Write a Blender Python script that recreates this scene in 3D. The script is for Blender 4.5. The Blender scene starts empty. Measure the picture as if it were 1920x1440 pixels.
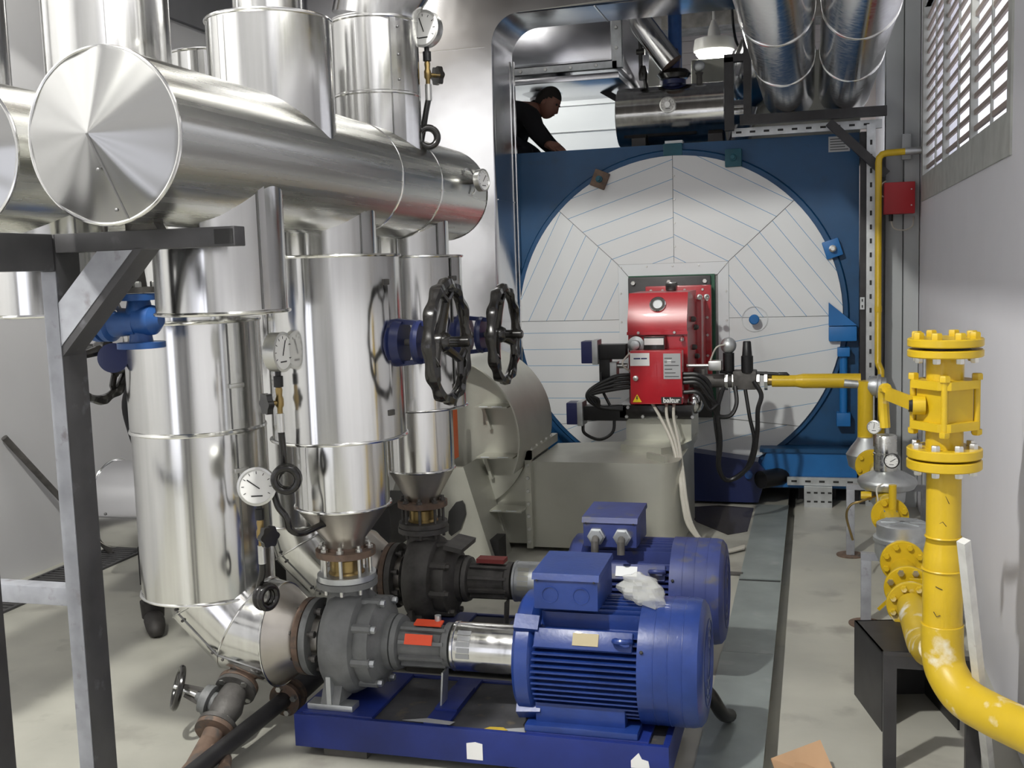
import bpy, bmesh, math, random
from math import sin, cos, pi, radians as rad
from mathutils import Vector as V, Matrix
random.seed(7)
S = bpy.context.scene
COL = S.collection

# ---------------------------------------------------------------- camera
YAW, PITCH, ROLL = 0.27684, 0.10753, -0.03226
fw = V((-sin(YAW)*cos(PITCH), cos(YAW)*cos(PITCH), -sin(PITCH)))
rt0 = V((cos(YAW), sin(YAW), 0)); up0 = rt0.cross(fw)
rt = cos(ROLL)*rt0 + sin(ROLL)*up0
up = -sin(ROLL)*rt0 + cos(ROLL)*up0
cam = bpy.data.cameras.new('camera'); cam.sensor_width = 36; cam.lens = 37.5; cam.clip_start = 0.05
camo = bpy.data.objects.new('camera', cam); COL.objects.link(camo)
M = Matrix((rt, up, -fw)).transposed().to_4x4(); M.translation = (0, 0, 1.65)
camo.matrix_world = M
S.camera = camo

# ---------------------------------------------------------------- world, exposure
S.view_settings.view_transform = 'Standard'; S.view_settings.look = 'None'
S.view_settings.gamma = 1.0; S.view_settings.use_curve_mapping = False
S.view_settings.exposure = 0.0
w = bpy.data.worlds.new('world'); S.world = w; w.use_nodes = True
bg = w.node_tree.nodes['Background']; bg.inputs[0].default_value = (0.90, 0.91, 1.0, 1); bg.inputs[1].default_value = 2.0
# pendant lamps: x, y, z, watts
LAMPS = [(-0.87, 10.2, 3.55, 40), (-1.9, 0.6, 4.85, 900), (-0.9, 6.42, 4.62, 10), (-3.7, 4.6, 4.3, 18), (-2.7, 9.4, 4.2, 38), (0.1, 1.0, 4.5, 14)]

# ---------------------------------------------------------------- materials
def mat(name, col, rough=0.5, metal=0.0, var=0.0, scale=6.0, bump=0.0, bscale=60.0, rvar=0.0, stretch=None, col2=None, thr=None, spec=0.5, coat=0.0, bdist=0.01):
    m = bpy.data.materials.new(name); m.use_nodes = True
    nt = m.node_tree; b = nt.nodes['Principled BSDF']; L = nt.links.new
    b.inputs['Base Color'].default_value = (*col, 1); b.inputs['Roughness'].default_value = rough
    b.inputs['Metallic'].default_value = metal; b.inputs['Specular IOR Level'].default_value = spec
    b.inputs['Coat Weight'].default_value = coat
    if var or bump or rvar or col2:
        tc = nt.nodes.new('ShaderNodeTexCoord'); mp = nt.nodes.new('ShaderNodeMapping')
        L(tc.outputs['Object'], mp.inputs[0])
        if stretch: mp.inputs['Scale'].default_value = stretch
        n = nt.nodes.new('ShaderNodeTexNoise'); n.inputs['Scale'].default_value = scale; n.inputs['Detail'].default_value = 6
        L(mp.outputs[0], n.inputs['Vector'])
        if var or col2:
            cr = nt.nodes.new('ShaderNodeValToRGB')
            lo = tuple(max(0, c*(1-var)) for c in col); hi = tuple(min(1, c*(1+var)) for c in col)
            cr.color_ramp.elements[0].position = 0.3; cr.color_ramp.elements[1].position = 0.7
            cr.color_ramp.elements[0].color = (*lo, 1); cr.color_ramp.elements[1].color = (*hi, 1)
            out = cr.outputs[0]; L(n.outputs['Fac'], cr.inputs[0])
            if col2:
                n2 = nt.nodes.new('ShaderNodeTexNoise'); n2.inputs['Scale'].default_value = scale*1.7; n2.inputs['Detail'].default_value = 8
                L(mp.outputs[0], n2.inputs['Vector'])
                r2 = nt.nodes.new('ShaderNodeValToRGB'); t = thr or 0.55
                r2.color_ramp.elements[0].position = t; r2.color_ramp.elements[1].position = min(1, t+0.12)
                L(n2.outputs['Fac'], r2.inputs[0])
                mx = nt.nodes.new('ShaderNodeMixRGB'); L(r2.outputs[0], mx.inputs[0]); L(out, mx.inputs[1])
                mx.inputs[2].default_value = (*col2, 1); out = mx.outputs[0]
            L(out, b.inputs['Base Color'])
        if rvar:
            mr = nt.nodes.new('ShaderNodeMapRange'); mr.inputs[1].default_value = .3; mr.inputs[2].default_value = .7
            mr.inputs[3].default_value = max(.02, rough-rvar); mr.inputs[4].default_value = rough+rvar
            L(n.outputs['Fac'], mr.inputs[0]); L(mr.outputs[0], b.inputs['Roughness'])
        if bump:
            n3 = nt.nodes.new('ShaderNodeTexNoise'); n3.inputs['Scale'].default_value = bscale; n3.inputs['Detail'].default_value = 4
            L(mp.outputs[0], n3.inputs['Vector'])
            bp = nt.nodes.new('ShaderNodeBump'); bp.inputs['Strength'].default_value = bump; bp.inputs['Distance'].default_value = bdist
            L(n3.outputs['Fac'], bp.inputs['Height']); L(bp.outputs[0], b.inputs['Normal'])
    return m

def emit(name, col, s):
    m = bpy.data.materials.new(name); m.use_nodes = True
    b = m.node_tree.nodes['Principled BSDF']; b.inputs['Base Color'].default_value = (*col, 1)
    b.inputs['Emission Color'].default_value = (*col, 1); b.inputs['Emission Strength'].default_value = s
    return m

ALU = mat('aluminium cladding', (.73, .73, .715), .17, 1, var=.08, scale=4, rvar=.06, stretch=(9, 9, .25))
ALUB = mat('brushed aluminium', (.72, .72, .68), .26, 1, var=.05, scale=4, rvar=.06, stretch=(9, .2, 9))
ALUD = mat('duct sheet', (.74, .74, .76), .2, 1, var=.05, scale=2, rvar=.05, bump=.22, bscale=.9, bdist=.05)
RIM = mat('folded sheet edge', (.85, .85, .83), .16, 1)
SEAM = mat('sheet seam shadow gap', (.25, .25, .25), .5, .8)
GALV = mat('galvanised steel', (.55, .57, .58), .45, .9, var=.15, scale=14)
STEEL = mat('zinc bolts', (.65, .65, .63), .35, 1)
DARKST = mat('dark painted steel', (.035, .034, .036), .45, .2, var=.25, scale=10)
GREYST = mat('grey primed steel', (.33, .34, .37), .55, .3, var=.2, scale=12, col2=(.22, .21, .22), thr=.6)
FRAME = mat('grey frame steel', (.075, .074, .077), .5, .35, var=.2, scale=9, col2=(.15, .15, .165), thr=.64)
PUMP = mat('grey cast iron paint', (.155, .16, .16), .55, .1, var=.2, scale=14, bump=.12, bscale=90)
CAST = mat('raw cast iron', (.10, .095, .09), .6, .3, var=.3, scale=18, bump=.15, bscale=80)
RUST = mat('rusty primer', (.17, .115, .085), .7, .2, var=.3, scale=16, col2=(.10, .085, .075), thr=.52)
BRASS = mat('brass', (.36, .26, .11), .36, 1, var=.12, scale=12)
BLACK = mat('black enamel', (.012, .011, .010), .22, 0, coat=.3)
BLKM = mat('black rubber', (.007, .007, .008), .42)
BLUEM = mat('blue motor paint', (.012, .037, .185), .36, 0, var=.18, scale=8, bump=.06, bscale=70, coat=.15)
BLUED = mat('dusty blue motor paint', (.03, .045, .17), .5, 0, var=.25, scale=8, col2=(.075, .075, .10), thr=.58)
BLUEB = mat('blue base paint', (.009, .022, .155), .45, 0, var=.2, scale=8)
DIRTB = mat('dirty base top', (.05, .05, .055), .7, 0, var=.4, scale=9, col2=(.11, .09, .06), thr=.6)
VALVEB = mat('blue valve paint', (.02, .085, .28), .4, 0, var=.15, scale=12)
NAVY = mat('navy yoke paint', (.01, .018, .085), .35)
BOILB = mat('blue boiler paint', (.004, .062, .165), .42, 0, var=.12, scale=5, col2=(.005, .055, .14), thr=.6)
BOILL = mat('bright blue boiler paint', (.008, .13, .38), .45, 0, var=.12, scale=5)
TEAL = mat('teal primer', (.01, .09, .13), .5, 0, var=.2, scale=10)
RED = mat('red burner paint', (.43, .014, .024), .3, 0, var=.06, scale=8, coat=.25)
REDBX = mat('red box paint', (.42, .012, .02), .45)
YEL = mat('yellow gas paint', (.58, .39, .012), .35, 0, var=.10, scale=7, bump=.05, bscale=40, coat=.1)
YELW = mat('worn yellow paint', (.58, .40, .02), .4, 0, var=.08, scale=6, col2=(.78, .75, .64), thr=.58)
WHITE = mat('white sheet', (.66, .69, .71), .38, 0, var=.03, scale=2)
WPAINT = mat('white wall paint', (.71, .71, .76), .6, 0, var=.02, scale=3)
LWALL = mat('grey white wall paint', (.59, .59, .60), .65, 0, var=.03, scale=2)
FWALL = mat('grey front wall', (.30, .30, .31), .7, 0, var=.04, scale=3)
CEIL = mat('grey ceiling', (.20, .20, .215), .8, 0, var=.06, scale=3)
BACKW = mat('rear wall', (.74, .66, .64), .8, 0, var=.05, scale=3)
CONC = mat('concrete floor', (.40, .395, .345), .42, 0, var=.18, scale=1.9, bump=.05, bscale=30, rvar=.12, col2=(.29, .28, .245), thr=.57)
BEAMC = mat('rough concrete', (.25, .23, .21), .9, 0, var=.3, scale=9, bump=.4, bscale=25)
TRENCH = mat('dark trench', (.10, .095, .085), .8, 0, var=.2, scale=8)
PLATE = mat('galvanised cover plate', (.31, .35, .34), .42, .45, var=.18, scale=4, col2=(.40, .43, .42), thr=.6)
FANP = mat('silver grey fan paint', (.50, .50, .44), .38, .55, var=.06, scale=5, bump=.03, bscale=20)
DIAL = mat('dial white', (.78, .78, .76), .3)
INK = mat('ink', (.02, .02, .02), .6)
PAPER = mat('white label', (.75, .75, .74), .6)
SILV = mat('silver label', (.42, .43, .44), .5, .3)
SYEL = mat('warning yellow', (.8, .62, .01), .5)
ORANGE = mat('orange paint', (.75, .13, .02), .5)
REDTAG = mat('orange red tape', (.85, .09, .03), .5)
GRN = mat('green gasket', (.02, .10, .055), .5)
SERVB = mat('servo cover blue', (.02, .025, .11), .4)
CABLE = mat('grey flexible conduit', (.55, .53, .47), .45, .2)
SKIN = mat('skin', (.28, .13, .09), .6)
HAIR = mat('dark hair', (.018, .014, .011), .7)
SHIRT = mat('black sweater', (.010, .010, .012), .85)
JEANS = mat('dark trousers', (.02, .022, .03), .85)
SHOE = mat('dark shoe', (.03, .027, .025), .6, 0, var=.3, scale=20)
CARDB = mat('cardboard', (.40, .25, .14), .8, 0, var=.1, scale=8)
LEAF = mat('dry leaf', (.45, .32, .03), .7)
WPIPE = mat('white plastic', (.7, .69, .66), .4)
PLAST = mat('clear plastic bag', (.75, .76, .72), .22)
GLASSM = mat('dark glass', (.03, .03, .03), .08)
_p = PLAST.node_tree.nodes['Principled BSDF']; _p.inputs['Alpha'].default_value = .42
GLZ = bpy.data.materials.new('clear dial glass'); GLZ.use_nodes = True
_b = GLZ.node_tree.nodes['Principled BSDF']; _b.inputs['Roughness'].default_value = .05; _b.inputs['Alpha'].default_value = .12
CONEM = mat('spun aluminium cone', (.44, .44, .43), .26, 1)
_n = CONEM.node_tree; _b = _n.nodes['Principled BSDF']; _b.inputs['Anisotropic'].default_value = .5; _b.inputs['Anisotropic Rotation'].default_value = .25
_t = _n.nodes.new('ShaderNodeTangent'); _t.direction_type = 'RADIAL'; _t.axis = 'Y'; _n.links.new(_t.outputs[0], _b.inputs['Tangent'])
LEDW = emit('lamp diffuser', (1, .98, .9), 9)

# ---------------------------------------------------------------- mesh builder
def basis(ax):
    a = V(ax).normalized(); t = V((0, 0, 1)) if abs(a.z) < .9 else V((1, 0, 0))
    u = t.cross(a).normalized(); return u, a.cross(u).normalized(), a

def smooth_path(pts, n=6):
    P = [V(p) for p in pts]; out = []
    for i in range(len(P)-1):
        p0 = P[i-1] if i else 2*P[0]-P[1]; p1 = P[i]; p2 = P[i+1]; p3 = P[i+2] if i+2 < len(P) else 2*P[-1]-P[-2]
        for k in range(n):
            t = k/n
            out.append(.5*((2*p1)+(p2-p0)*t+(2*p0-5*p1+4*p2-p3)*t*t+(3*p1-p0-3*p2+p3)*t**3))
    out.append(P[-1]); return out

class MB:
    def __init__(s): s.bm = bmesh.new()
    def box(s, x0, x1, y0, y1, z0, z1, bev=0, rot=None, piv=None):
        vs = [s.bm.verts.new((x, y, z)) for x in (x0, x1) for y in (y0, y1) for z in (z0, z1)]
        fs = [(0, 1, 3, 2), (4, 6, 7, 5), (0, 4, 5, 1), (2, 3, 7, 6), (0, 2, 6, 4), (1, 5, 7, 3)]
        F = [s.bm.faces.new([vs[i] for i in f]) for f in fs]
        if rot is not None:
            p = V(piv) if piv else V(((x0+x1)/2, (y0+y1)/2, (z0+z1)/2))
            for v in vs: v.co = p + rot @ (v.co - p)
        if bev:
            es = list({e for f in F for e in f.edges})
            bmesh.ops.bevel(s.bm, geom=es, offset=bev, segments=2, profile=.6, affect='EDGES')
        return s
    def lathe(s, o, ax, prof, seg=48, ripple=None, cap=True, phase=0, closed=False, axrip=0):
        o = V(o); u, v, a = basis(ax); rings = []
        rp = None
        if ripple is not None:
            R = random.Random(ripple); rp = [(k, R.uniform(.4, 1)*.030/k, R.uniform(0, 6.28)) for k in (2, 3, 5, 7, 9, 12, 16, 21)]
        for t, r in prof:
            if r <= 1e-6: rings.append([s.bm.verts.new(o+a*t)]); continue
            ring = []
            for i in range(seg):
                an = 2*pi*i/seg+phase; q = r
                if rp: q = r*(1+sum(am*sin(k*an+ph+.25*t) for k, am, ph in rp))
                tt = t
                if axrip: tt += axrip*r*(sin(5*an+1)+.8*sin(8*an+2.4)+.6*sin(13*an)+.5*sin(3*an+4))
                ring.append(s.bm.verts.new(o+a*tt+(u*cos(an)+v*sin(an))*q))
            rings.append(ring)
        pairs = list(zip(rings, rings[1:]))
        if closed: pairs.append((rings[-1], rings[0]))
        for A, B in pairs:
            for i in range(seg):
                j = (i+1) % seg
                if len(A) == 1 and len(B) == 1: continue
                if len(A) == 1: s.bm.faces.new((A[0], B[i], B[j]))
                elif len(B) == 1: s.bm.faces.new((A[i], A[j], B[0]))
                else: s.bm.faces.new((A[i], A[j], B[j], B[i]))
        if cap and not closed:
            if len(rings[0]) > 1: s.bm.faces.new(rings[0][::-1])
            if len(rings[-1]) > 1: s.bm.faces.new(rings[-1])
        return s
    def cyl(s, p, q, r, seg=24, r2=None, ripple=None):
        p = V(p); q = V(q); d = q-p
        return s.lathe(p, d, [(0, r), (d.length, r if r2 is None else r2)], seg, ripple)
    def ring(s, o, ax, R, r, seg=48, m=8):
        return s.lathe(o, ax, [(r*sin(2*pi*k/m), R+r*cos(2*pi*k/m)) for k in range(m)], seg, closed=True)
    def tube(s, pts, r, seg=10, closed=False, rr=None):
        P = [V(p) for p in pts]; n = len(P); T = []
        for i in range(n):
            if closed: T.append((P[(i+1) % n]-P[i-1]).normalized())
            else: T.append((P[min(i+1, n-1)]-P[max(i-1, 0)]).normalized())
        u = basis(T[0])[0]; rings = []
        for i in range(n):
            u = (u-T[i]*u.dot(T[i])).normalized(); v = T[i].cross(u)
            q = rr[i] if rr else r
            rings.append([s.bm.verts.new(P[i]+(u*cos(2*pi*k/seg)+v*sin(2*pi*k/seg))*q) for k in range(seg)])
        for i in range(n if closed else n-1):
            A, B = rings[i], rings[(i+1) % n]
            for k in range(seg): s.bm.faces.new((A[k], A[(k+1) % seg], B[(k+1) % seg], B[k]))
        if not closed: s.bm.faces.new(rings[0][::-1]); s.bm.faces.new(rings[-1])
        return s
    def prism(s, poly, plane, a, b):
        f = {'xz': lambda p, t: (p[0], t, p[1]), 'xy': lambda p, t: (p[0], p[1], t), 'yz': lambda p, t: (t, p[0], p[1])}[plane]
        A = [s.bm.verts.new(f(p, a)) for p in poly]; B = [s.bm.verts.new(f(p, b)) for p in poly]; n = len(poly)
        for i in range(n): s.bm.faces.new((A[i], A[(i+1) % n], B[(i+1) % n], B[i]))
        s.bm.faces.new(A[::-1]); s.bm.faces.new(B); return s
    def sphere(s, c, r, sx=1, sy=1, sz=1, n=16):
        g = bmesh.ops.create_uvsphere(s.bm, u_segments=n*2, v_segments=n, radius=r)
        for v in g['verts']: v.co = V((v.co.x*sx, v.co.y*sy, v.co.z*sz))+V(c)
        return s
    def bar(s, p, q, w, h, side=(0, 1, 0)):          # rectangular bar from p to q
        p = V(p); q = V(q); d = (q-p).normalized(); b = V(side); b = (b-d*b.dot(d)).normalized(); c = d.cross(b)
        vs = [s.bm.verts.new(e+b*i*w/2+c*j*h/2) for e in (p, q) for i, j in ((-1, -1), (1, -1), (1, 1), (-1, 1))]
        for f in ((0, 1, 2, 3), (7, 6, 5, 4), (0, 4, 5, 1), (1, 5, 6, 2), (2, 6, 7, 3), (3, 7, 4, 0)): s.bm.faces.new([vs[i] for i in f])
        return s
    def xf(s, m):
        for v in s.bm.verts: v.co = m @ v.co
        return s
    def build(s, name, m, parent=None, loc=None, ang=35):
        off = V(loc) if loc is not None else (wloc(parent) if parent else V((0, 0, 0)))
        bm = s.bm
        bmesh.ops.recalc_face_normals(bm, faces=bm.faces[:])
        for f in bm.faces: f.smooth = True
        for e in bm.edges:
            if len(e.link_faces) == 2 and e.calc_face_angle(0) > rad(ang): e.smooth = False
        for v in bm.verts: v.co -= off
        me = bpy.data.meshes.new(name); bm.to_mesh(me); bm.free(); me.materials.append(m)
        o = bpy.data.objects.new(name, me); COL.objects.link(o)
        if parent: o.parent = parent
        else: o.location = off
        return o

def wloc(o):
    p = V((0, 0, 0))
    while o is not None: p = p+o.location; o = o.parent
    return p
def tag(o, label, cat, group=None):
    o['label'] = label; o['category'] = cat
    if group: o['group'] = group
    return o
def thing(name, label, cat, loc=(0, 0, 0), group=None):
    o = bpy.data.objects.new(name, None); COL.objects.link(o); o.location = loc; o.empty_display_size = .1
    return tag(o, label, cat, group)
def struct(mb, name, m, parent=None):
    o = mb.build(name, m, parent); o['kind'] = 'structure'; return o
def copies(name, mb, m, parent, pts, rots=None):
    """one mesh, several parts: mb built around the origin, copied to each world point"""
    first = mb.build(name, m, parent, loc=(0, 0, 0)); w0 = wloc(parent); out = []
    for i, p in enumerate(pts):
        o = first if i == 0 else first.copy()
        if i: COL.objects.link(o)
        o.parent = parent; o.location = V(p)-w0
        if rots: o.rotation_euler = rots[i]
        out.append(o)
    return out
def hexb(ax, r, h, seg=6): return MB().lathe((0, 0, 0), ax, [(0, r), (h*.8, r), (h, r*.85)], seg)
def circ(c, ax, R, n, ph=0):
    u, v, a = basis(ax); return [V(c)+(u*cos(2*pi*i/n+ph)+v*sin(2*pi*i/n+ph))*R for i in range(n)]
def text_part(name, body, size, m, parent, loc, rot, depth=.0006, bold=0.0, sx=1.0):
    cu = bpy.data.curves.new(name, 'FONT'); cu.body = body; cu.size = size; cu.extrude = depth; cu.align_x = 'CENTER'; cu.align_y = 'CENTER'; cu.offset = bold
    t = bpy.data.objects.new(name, cu); COL.objects.link(t)
    dg = bpy.context.evaluated_depsgraph_get(); dg.update()
    me = bpy.data.meshes.new_from_object(t.evaluated_get(dg)); bpy.data.objects.remove(t)
    me.materials.clear(); me.materials.append(m)
    o = bpy.data.objects.new(name, me); COL.objects.link(o); o.parent = parent
    o.location = V(loc)-wloc(parent); o.rotation_euler = rot; o.scale = (sx, 1, 1)
    return o

# ================================================================ ROOM
XL, XR, YF, YB, ZC = -4.3, 0.66, -3.2, 12.5, 5.0
fl = MB(); fl.box(XL-.2, -.166, YF, YB, -.2, 0); fl.box(-.118, XR+.2, YF, YB, -.2, 0); fl.box(-.166, -.118, YF, YB, -.2, -.09)
struct(fl, 'floor', CONC)
struct(MB().box(XL-.2, XR+.2, YF, YB, ZC, ZC+.1), 'ceiling', CEIL)
struct(MB().box(XL-.2, XL, YF, YB, 0, ZC), 'wall_left', LWALL)
struct(MB().box(XL-.2, XR+.2, YB, YB+.2, 0, ZC), 'wall_back', BACKW)
# back wall boards between the concrete beams
bw = bpy.data.objects['wall_back']
copies('board', MB().box(-2.2, 2.2, -.02, 0, 0, .125), BACKW, bw, [(-1.6, YB-.001, 3.62+.13*i) for i in range(7)])
# front wall with a wide open doorway to daylight behind the camera
f = MB(); f.box(XL-.2, -3.6, YF-.2, YF, 0, ZC); f.box(-1.7, XR+.2, YF-.2, YF, 0, ZC); f.box(-3.6, -1.7, YF-.2, YF, 2.6, ZC)
struct(f, 'wall_front', FWALL)
# right wall: ribbed panel with the window opening
WY0, WY1, WZ0, WZ1 = 4.12, 7.15, 2.14, 3.15
def ribwall(mb, y0, y1, z0, z1):
    per = .42; prof = []; k = int(math.floor(y0/per)); y = k*per
    while y < y1+per:
        prof += [(y, 0), (y+.20, 0), (y+.23, .009), (y+.35, .009)]; y += per
    def X(t):
        for (a, d0), (b, d1) in zip(prof, prof[1:]):
            if a <= t <= b: return XR-(d0+(d1-d0)*(t-a)/(b-a))
        return XR
    ys = sorted({y0, y1}|{p[0] for p in prof if y0 < p[0] < y1})
    poly = [(X(t), t) for t in ys]+[(XR+.2, y1), (XR+.2, y0)]
    mb.prism(poly, 'xy', z0, z1)
rw = MB(); ribwall(rw, YF, 3.8, 0, ZC); rw.box(XR, XR+.2, 3.8, WY0, 0, ZC); rw.box(XR, XR+.2, WY1, YB, 0, ZC); rw.box(XR, XR+.2, WY0, WY1, 0, WZ0); rw.box(XR, XR+.2, WY0, WY1, WZ1, ZC)
struct(rw, 'wall_right', WPAINT)
# louvred window
win = bpy.data.objects.new('window_1', None); COL.objects.link(win); win.location = (XR, WY0, WZ0); win['kind'] = 'structure'
WFR = mat('window frame grey', (.42, .43, .41), .5, 0, var=.15, scale=10)
SLATM = mat('window slat', (.36, .30, .27), .6)
fr = MB()
t = .055
fr.box(XR-.008, XR+.05, WY0-t, WY1+t, WZ0-t-.10, WZ0); fr.box(XR-.008, XR+.05, WY0-t, WY1+t, WZ1, WZ1+t)
fr.box(XR-.008, XR+.05, WY0-t, WY0+.02, WZ0, WZ1); fr.box(XR-.008, XR+.05, WY1-.02, WY1+t, WZ0, WZ1)
fr.build('window_frame', WFR, win)
copies('mullion', MB().box(0, .03, -.022, .022, 0, WZ1-WZ0), WFR, win, [(XR, WY0+d, WZ0) for d in (1.0, 2.02)])
copies('bar', MB().box(-.02, -.01, -.010, .010, 0, WZ1-WZ0), WFR, win, [(XR+.03, WY0+d, WZ0) for d in (.5, 1.5, 2.5)])
ns = 14
copies('slat', MB().box(0, .012, 0, WY1-WY0, -.011, .011), SLATM, win, [(XR+.014, WY0, WZ0+.05+i*(WZ1-WZ0-.04)/ns) for i in range(ns)])
PANE = bpy.data.materials.new('frosted glass'); PANE.use_nodes = True
_b = PANE.node_tree.nodes['Principled BSDF']; _b.inputs['Base Color'].default_value = (.95, .97, 1, 1); _b.inputs['Roughness'].default_value = .25; _b.inputs['Alpha'].default_value = .25
MB().box(XR+.03, XR+.034, WY0, WY1, WZ0, WZ1).build('pane', PANE, win)
# corner duct strips on the right
COLM = mat('corner strip grey', (.42, .44, .45), .55, 0, var=.05, scale=3)
tr = MB(); tr.box(.455, .56, 7.42, 7.56, 0, ZC); struct(tr, 'trim_1', COLM)
tr = MB(); tr.box(.565, .655, 7.36, 7.56, 0, ZC); struct(tr, 'trim_2', COLM)
# concrete beam at the back
struct(MB().box(XL, XR, 10.9, 11.3, 3.95, 4.4), 'trim_3', BEAMC)
struct(MB().box(XL, XR, 3.9, 4.25, 3.43, 5.0), 'shade_beam', BEAMC)  # unseen beam added overhead to shade the top of the boiler door
struct(MB().box(XL, XL+.04, 2.0, YB, 3.45, ZC), 'trim_5', CEIL)
# drain channel grate along the left wall
g = thing('floor_grate', 'dark slotted drain grate in the floor along the left wall', 'grate', (-4.05, 5.5, 0))
gb = MB(); gb.box(-4.22, -4.20, 3.5, 9, 0, .012); gb.box(-3.96, -3.94, 3.5, 9, 0, .012); gb.build('rim', FRAME, g)
gb = MB()
for i in range(130): gb.box(-4.2, -3.96, 3.52+i*.042, 3.535+i*.042, .0, .010)
o = gb.build('bars', FRAME, g); o['kind'] = 'stuff'
MB().box(-4.2, -3.96, 3.5, 9, .0005, .002).build('channel', TRENCH, g)

# lamps
for i, (x, y, z, watts) in enumerate(LAMPS):
    lab = ['white pendant lamp hanging beyond the boiler top', 'white pendant lamp above and left of the camera, out of the picture', 'white pendant lamp just in front of and above the flue duct, out of the picture', 'white pendant lamp out of the picture near the left wall, by the headers', 'white pendant lamp out of the picture near the left wall, beside the boiler', 'white pendant lamp out of the picture over the aisle by the right wall']
    L = thing('pendant_lamp', lab[i], 'lamp', (x, y, z), 'pendant lamps')
    MB().lathe((x, y, z), (0, 0, 1), [(.02, .165), (.025, .185), (.05, .188), (.13, .175), (.15, .06), (.22, .05), (.30, .02)], 32).build('shade', WPIPE, L)
    MB().lathe((x, y, z), (0, 0, 1), [(-.03, .0), (-.03, .14), (.0, .165), (.02, .165), (.02, 0)], 32, cap=False).build('diffuser', LEDW, L)
    MB().cyl((x, y, z+.3), (x, y, ZC), .012, 8).build('rod', WPIPE, L)
    la = bpy.data.lights.new('lamp_light', 'POINT' if i == 1 else 'AREA')
    if i == 1: la.shadow_soft_size = .09
    else: la.shape = 'DISK'; la.size = .32
    la.energy = watts; la.color = (1, .985, .93)
    lo = bpy.data.objects.new('lamp_light', la); COL.objects.link(lo); lo.parent = L; lo.location = (0, 0, -.14 if i == 1 else -.042)

# ================================================================ BOILER
BY = 7.5
boil = thing('boiler', 'large blue fire-tube boiler with a round white clad door', 'boiler', (-.9, BY, 0))
mb = MB(); mb.box(-2.05, .295, BY, BY+.06, .08, 2.468)
mb.build('front_plate', BOILB, boil)
MB().box(-2.02, .262, BY+.062, BY+4, .15, 2.44).build('casing', BOILB, boil)
MB().box(-1.95, -1.7, BY-.02, BY+4, 0, .079).build('skid', DARKST, boil); MB().box(-.1, .15, BY+.04, BY+4, 0, .079).build('skid', DARKST, boil)
mb = MB(); mb.lathe((-.925, BY+.05, 1.27), (0, -1, 0), [(0, 1.16), (.06, 1.16), (.075, 1.15)], 96); mb.build('door_ring', BOILB, boil)
# door : clad sheets in eight sectors round a square burner frame
DC = V((-.925, BY-.03, 1.268)); DR = 1.118
fx0, fx1, fz0, fz1 = -1.315-DC.x, -.555-DC.x, -.70, .385
def sector_mat(i, ang, spacing, w=.0035, off=0.0):
    m = mat('white door sheet', (.66, .69, .71), .36, 0); nt = m.node_tree; L = nt.links.new; b = nt.nodes['Principled BSDF']
    tc = nt.nodes.new('ShaderNodeTexCoord'); sp = nt.nodes.new('ShaderNodeSeparateXYZ'); L(tc.outputs['Object'], sp.inputs[0])
    def mth(op, a, c):
        n = nt.nodes.new('ShaderNodeMath'); n.operation = op
        for k, q in enumerate((a, c)):
            if isinstance(q, (int, float)): n.inputs[k].default_value = q
            elif q is not None: L(q, n.inputs[k])
        return n.outputs[0]
    d = mth('ADD', mth('MULTIPLY', sp.outputs[0], cos(ang)), mth('MULTIPLY', sp.outputs[2], sin(ang)))
    d = mth('ADD', d, off+50*spacing)
    li = mth('LESS_THAN', mth('MODULO', d, spacing), w*1.1)
    n = nt.nodes.new('ShaderNodeTexNoise'); n.inputs['Scale'].default_value = 1.8; L(tc.outputs['Object'], n.inputs['Vector'])
    cr = nt.nodes.new('ShaderNodeValToRGB'); cr.color_ramp.elements[0].color = (.61, .63, .64, 1); cr.color_ramp.elements[1].color = (.70, .72, .73, 1); L(n.outputs['Fac'], cr.inputs[0])
    mx = nt.nodes.new('ShaderNodeMixRGB'); L(li, mx.inputs[0]); L(cr.outputs[0], mx.inputs[1]); mx.inputs[2].default_value = (.12, .30, .50, 1)
    L(mx.outputs[0], b.inputs['Base Color']); return m
def inner(a):                                  # where a ray from the centre leaves the square frame
    c, s_ = cos(a), sin(a); ts = []
    if c > 1e-6: ts.append(fx1/c)
    if c < -1e-6: ts.append(fx0/c)
    if s_ > 1e-6: ts.append(fz1/s_)
    if s_ < -1e-6: ts.append(fz0/s_)
    return min(t for t in ts if t > 0)
corner = [math.atan2(fz1, fx1), math.atan2(fz1, fx0), math.atan2(fz0, fx0)+2*pi, math.atan2(fz0, fx1)+2*pi]
# seams: (angle at frame -> angle at rim)
TOP = math.asin(1)
seams = [(0.0, 0.0), (corner[0], rad(44)), (pi/2, pi/2), (corner[1], rad(136)), (pi, pi), (corner[2], rad(222)), (1.5*pi, 1.5*pi), (corner[3], rad(318)), (2*pi, 2*pi)]
lines = [(rad(38), .112), (rad(62), .135), (rad(108), .125), (rad(-27)+pi, .118), (rad(90), .118), (rad(112), .15), (rad(105), .16), (rad(100), .17)]
for i in range(8):
    (a0, b0), (a1, b1) = seams[i], seams[i+1]
    pin = []; pout = []
    N = 12
    for k in range(N+1):
        t = k/N; A = a0+(a1-a0)*t; Bq = b0+(b1-b0)*t; e = .0022
        da = (e/ .6)*(1-2*t)
        r = inner(A+da*.8); pin.append((r*cos(A+da)*1.004, r*sin(A+da)*1.004))
        R_ = DR*.999; pout.append((R_*cos(Bq+da*.55), R_*sin(Bq+da*.55)))
    poly = [(DC.x+p[0], DC.z+p[1]) for p in pin]+[(DC.x+p[0], DC.z+p[1]) for p in pout[::-1]]
    MB().prism(poly, 'xz', DC.y-.016-.0015*(i % 2), DC.y+.01).build('cladding_panel', sector_mat(i, *lines[i]), boil)
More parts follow.
